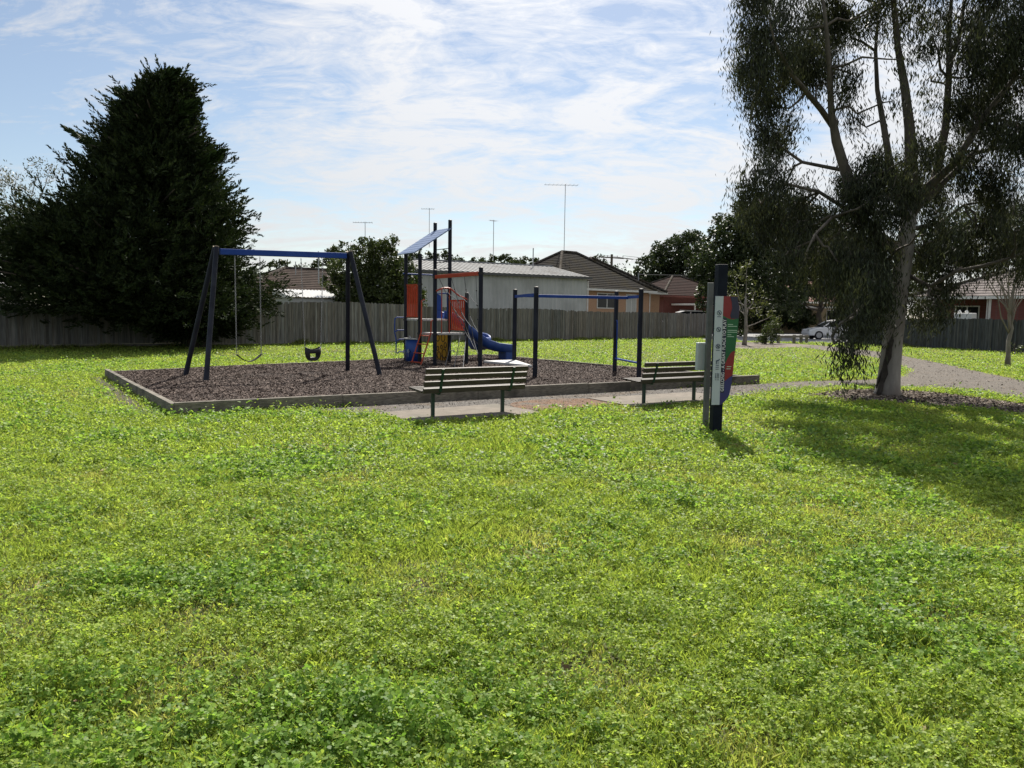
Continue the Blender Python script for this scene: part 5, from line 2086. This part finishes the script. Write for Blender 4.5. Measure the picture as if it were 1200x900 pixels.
def car(label, loc, ang, paint, L_=4.2, H_=1.47, wagon=False):
    root = thing('parked_car', label, 'car', loc, 0, 'parked cars')
    f = Vector((math.cos(ang), math.sin(ang), 0))     # nose direction
    s_ = Vector((-f.y, f.x, 0))
    O = Vector(loc)
    hw = .87
    k = L_ / 4.2
    kz = H_ / 1.47
    low = [(-2.05, .42), (-2.08, .70), (-2.0, .92), (-1.2, .98), (.75, .96), (1.55, .84), (2.0, .70), (2.08, .48), (2.02, .28), (-1.98, .26)]
    if wagon:
        cab = [(-1.98, .93), (-1.86, 1.36), (-1.6, 1.46), (.0, 1.47), (.42, 1.38), (1.02, .96)]
    else:
        cab = [(-1.9, .93), (-1.62, 1.26), (-1.1, 1.44), (-.2, 1.47), (.32, 1.36), (1.10, .95)]
    m = MB()
    n_ = len(low)
    vs = []
    for w_ in (-hw, -hw * .93, hw * .93, hw):
        shr = .03 if abs(w_) == hw else 0
        for x, z in low:
            vs.append(O + f * (x * k * (1 - shr)) + s_ * w_ + UP * (z * kz + (shr if z < .5 else -shr)))
    fs_ = [tuple(range(n_)), tuple(3 * n_ + i for i in reversed(range(n_)))]
    for l in range(3):
        for i in range(n_):
            a, b = l * n_ + i, l * n_ + (i + 1) % n_
            fs_.append((b, a, a + n_, b + n_))
    m.add(vs, fs_)
    body = m.build('body', paint, root, bevel=.05)
    # cabin: glass house with painted roof
    n2 = len(cab)
    m = MB()
    vs = []
    for sg_ in (-1, 1):
        for x, z in cab:
            inn = hw * .95 - (z - .93) * .34
            vs.append(O + f * (x * k) + s_ * (sg_ * inn) + UP * (z * kz))
    fs_ = [tuple(range(n2)), tuple(n2 + i for i in reversed(range(n2)))] + [((i + 1) % n2, i, i + n2, (i + 1) % n2 + n2) for i in range(n2)]
    m.add(vs, fs_)
    m.build('windows', M_glass, root, bevel=.02)
    m = MB()
    top = [c_ for c_ in cab if c_[1] > 1.3]
    vs = []
    for dz in (.0, .035):
        for sg_ in (-1, 1):
            for x, z in top:
                vs.append(O + f * (x * k) + s_ * (sg_ * (hw * .95 - (z - .93) * .34 + .012)) + UP * (z * kz + dz + .003))
    q_ = len(top)
    fs_ = []
    for i in range(q_ - 1):
        fs_.append((2 * q_ + i, 2 * q_ + i + 1, 3 * q_ + i + 1, 3 * q_ + i))
        fs_.append((i + 1, i, q_ + i, q_ + i + 1))
        fs_.append((i, i + 1, 2 * q_ + i + 1, 2 * q_ + i))
        fs_.append((q_ + i + 1, q_ + i, 3 * q_ + i, 3 * q_ + i + 1))
    fs_ += [(0, 2 * q_, 3 * q_, q_), (q_ - 1, 2 * q_ - 1, 4 * q_ - 1, 3 * q_ - 1)]
    m.add(vs, fs_)
    m.build('roof', paint, root)
    m = MB()
    for sg_ in (-1, 1):
        for (x0, z0, x1, z1) in ((-.35, .95, -.45, 1.43), (cab[0][0] + .25, .95, cab[1][0] + .35, cab[1][1]), (.98, .96, .30, 1.38)):
            i0, i1 = hw * .955 - (z0 - .93) * .34, hw * .955 - (z1 - .93) * .34
            m.bar(O + f * x0 * k + s_ * sg_ * i0 + UP * z0 * kz, O + f * x1 * k + s_ * sg_ * i1 + UP * z1 * kz, .05, .06)
    m.build('pillars', paint, root)
    for x in (-1.28, 1.30):
        for sg_ in (-1, 1):
            m = MB()
            c_ = O + f * x * k + UP * .32
            m.tube([c_ + s_ * sg_ * (hw - .20), c_ + s_ * sg_ * (hw + .012)], .33, 20)
            wl = m.build('wheel', M_tyre, root, bevel=.03)
            m = MB()
            m.tube([c_ + s_ * sg_ * (hw - .05), c_ + s_ * sg_ * (hw + .022)], .21, 16)
            m.build('rim', M_galv, wl)
    for sg_ in (-1, 1):
        m = MB()
        m.box(O + f * 1.93 * k + s_ * sg_ * .62 + UP * .70 * kz, (.22, .34, .13), f)
        m.build('headlight', M_lamp, root, bevel=.03)
    if wagon:
        for sg_ in (-1, 1):
            m = MB()
            m.bar(O - f * 1.6 + s_ * sg_ * .62 + UP * (1.47 * kz + .08), O + f * .1 + s_ * sg_ * .62 + UP * (1.48 * kz + .08), .04, .04)
            m.build('roof_rail', M_galv, root)
    return root


car('white hatchback parked nose left behind the gum tree', (AT(975, 395, 59).x, 59, .006), R(178), M_cwhite)
car('white roofed wagon under the carport of the dark red house', (AT(800, 370, 69).x, 69, .006), R(185), M_cwhite, 4.9, 2.05, True)
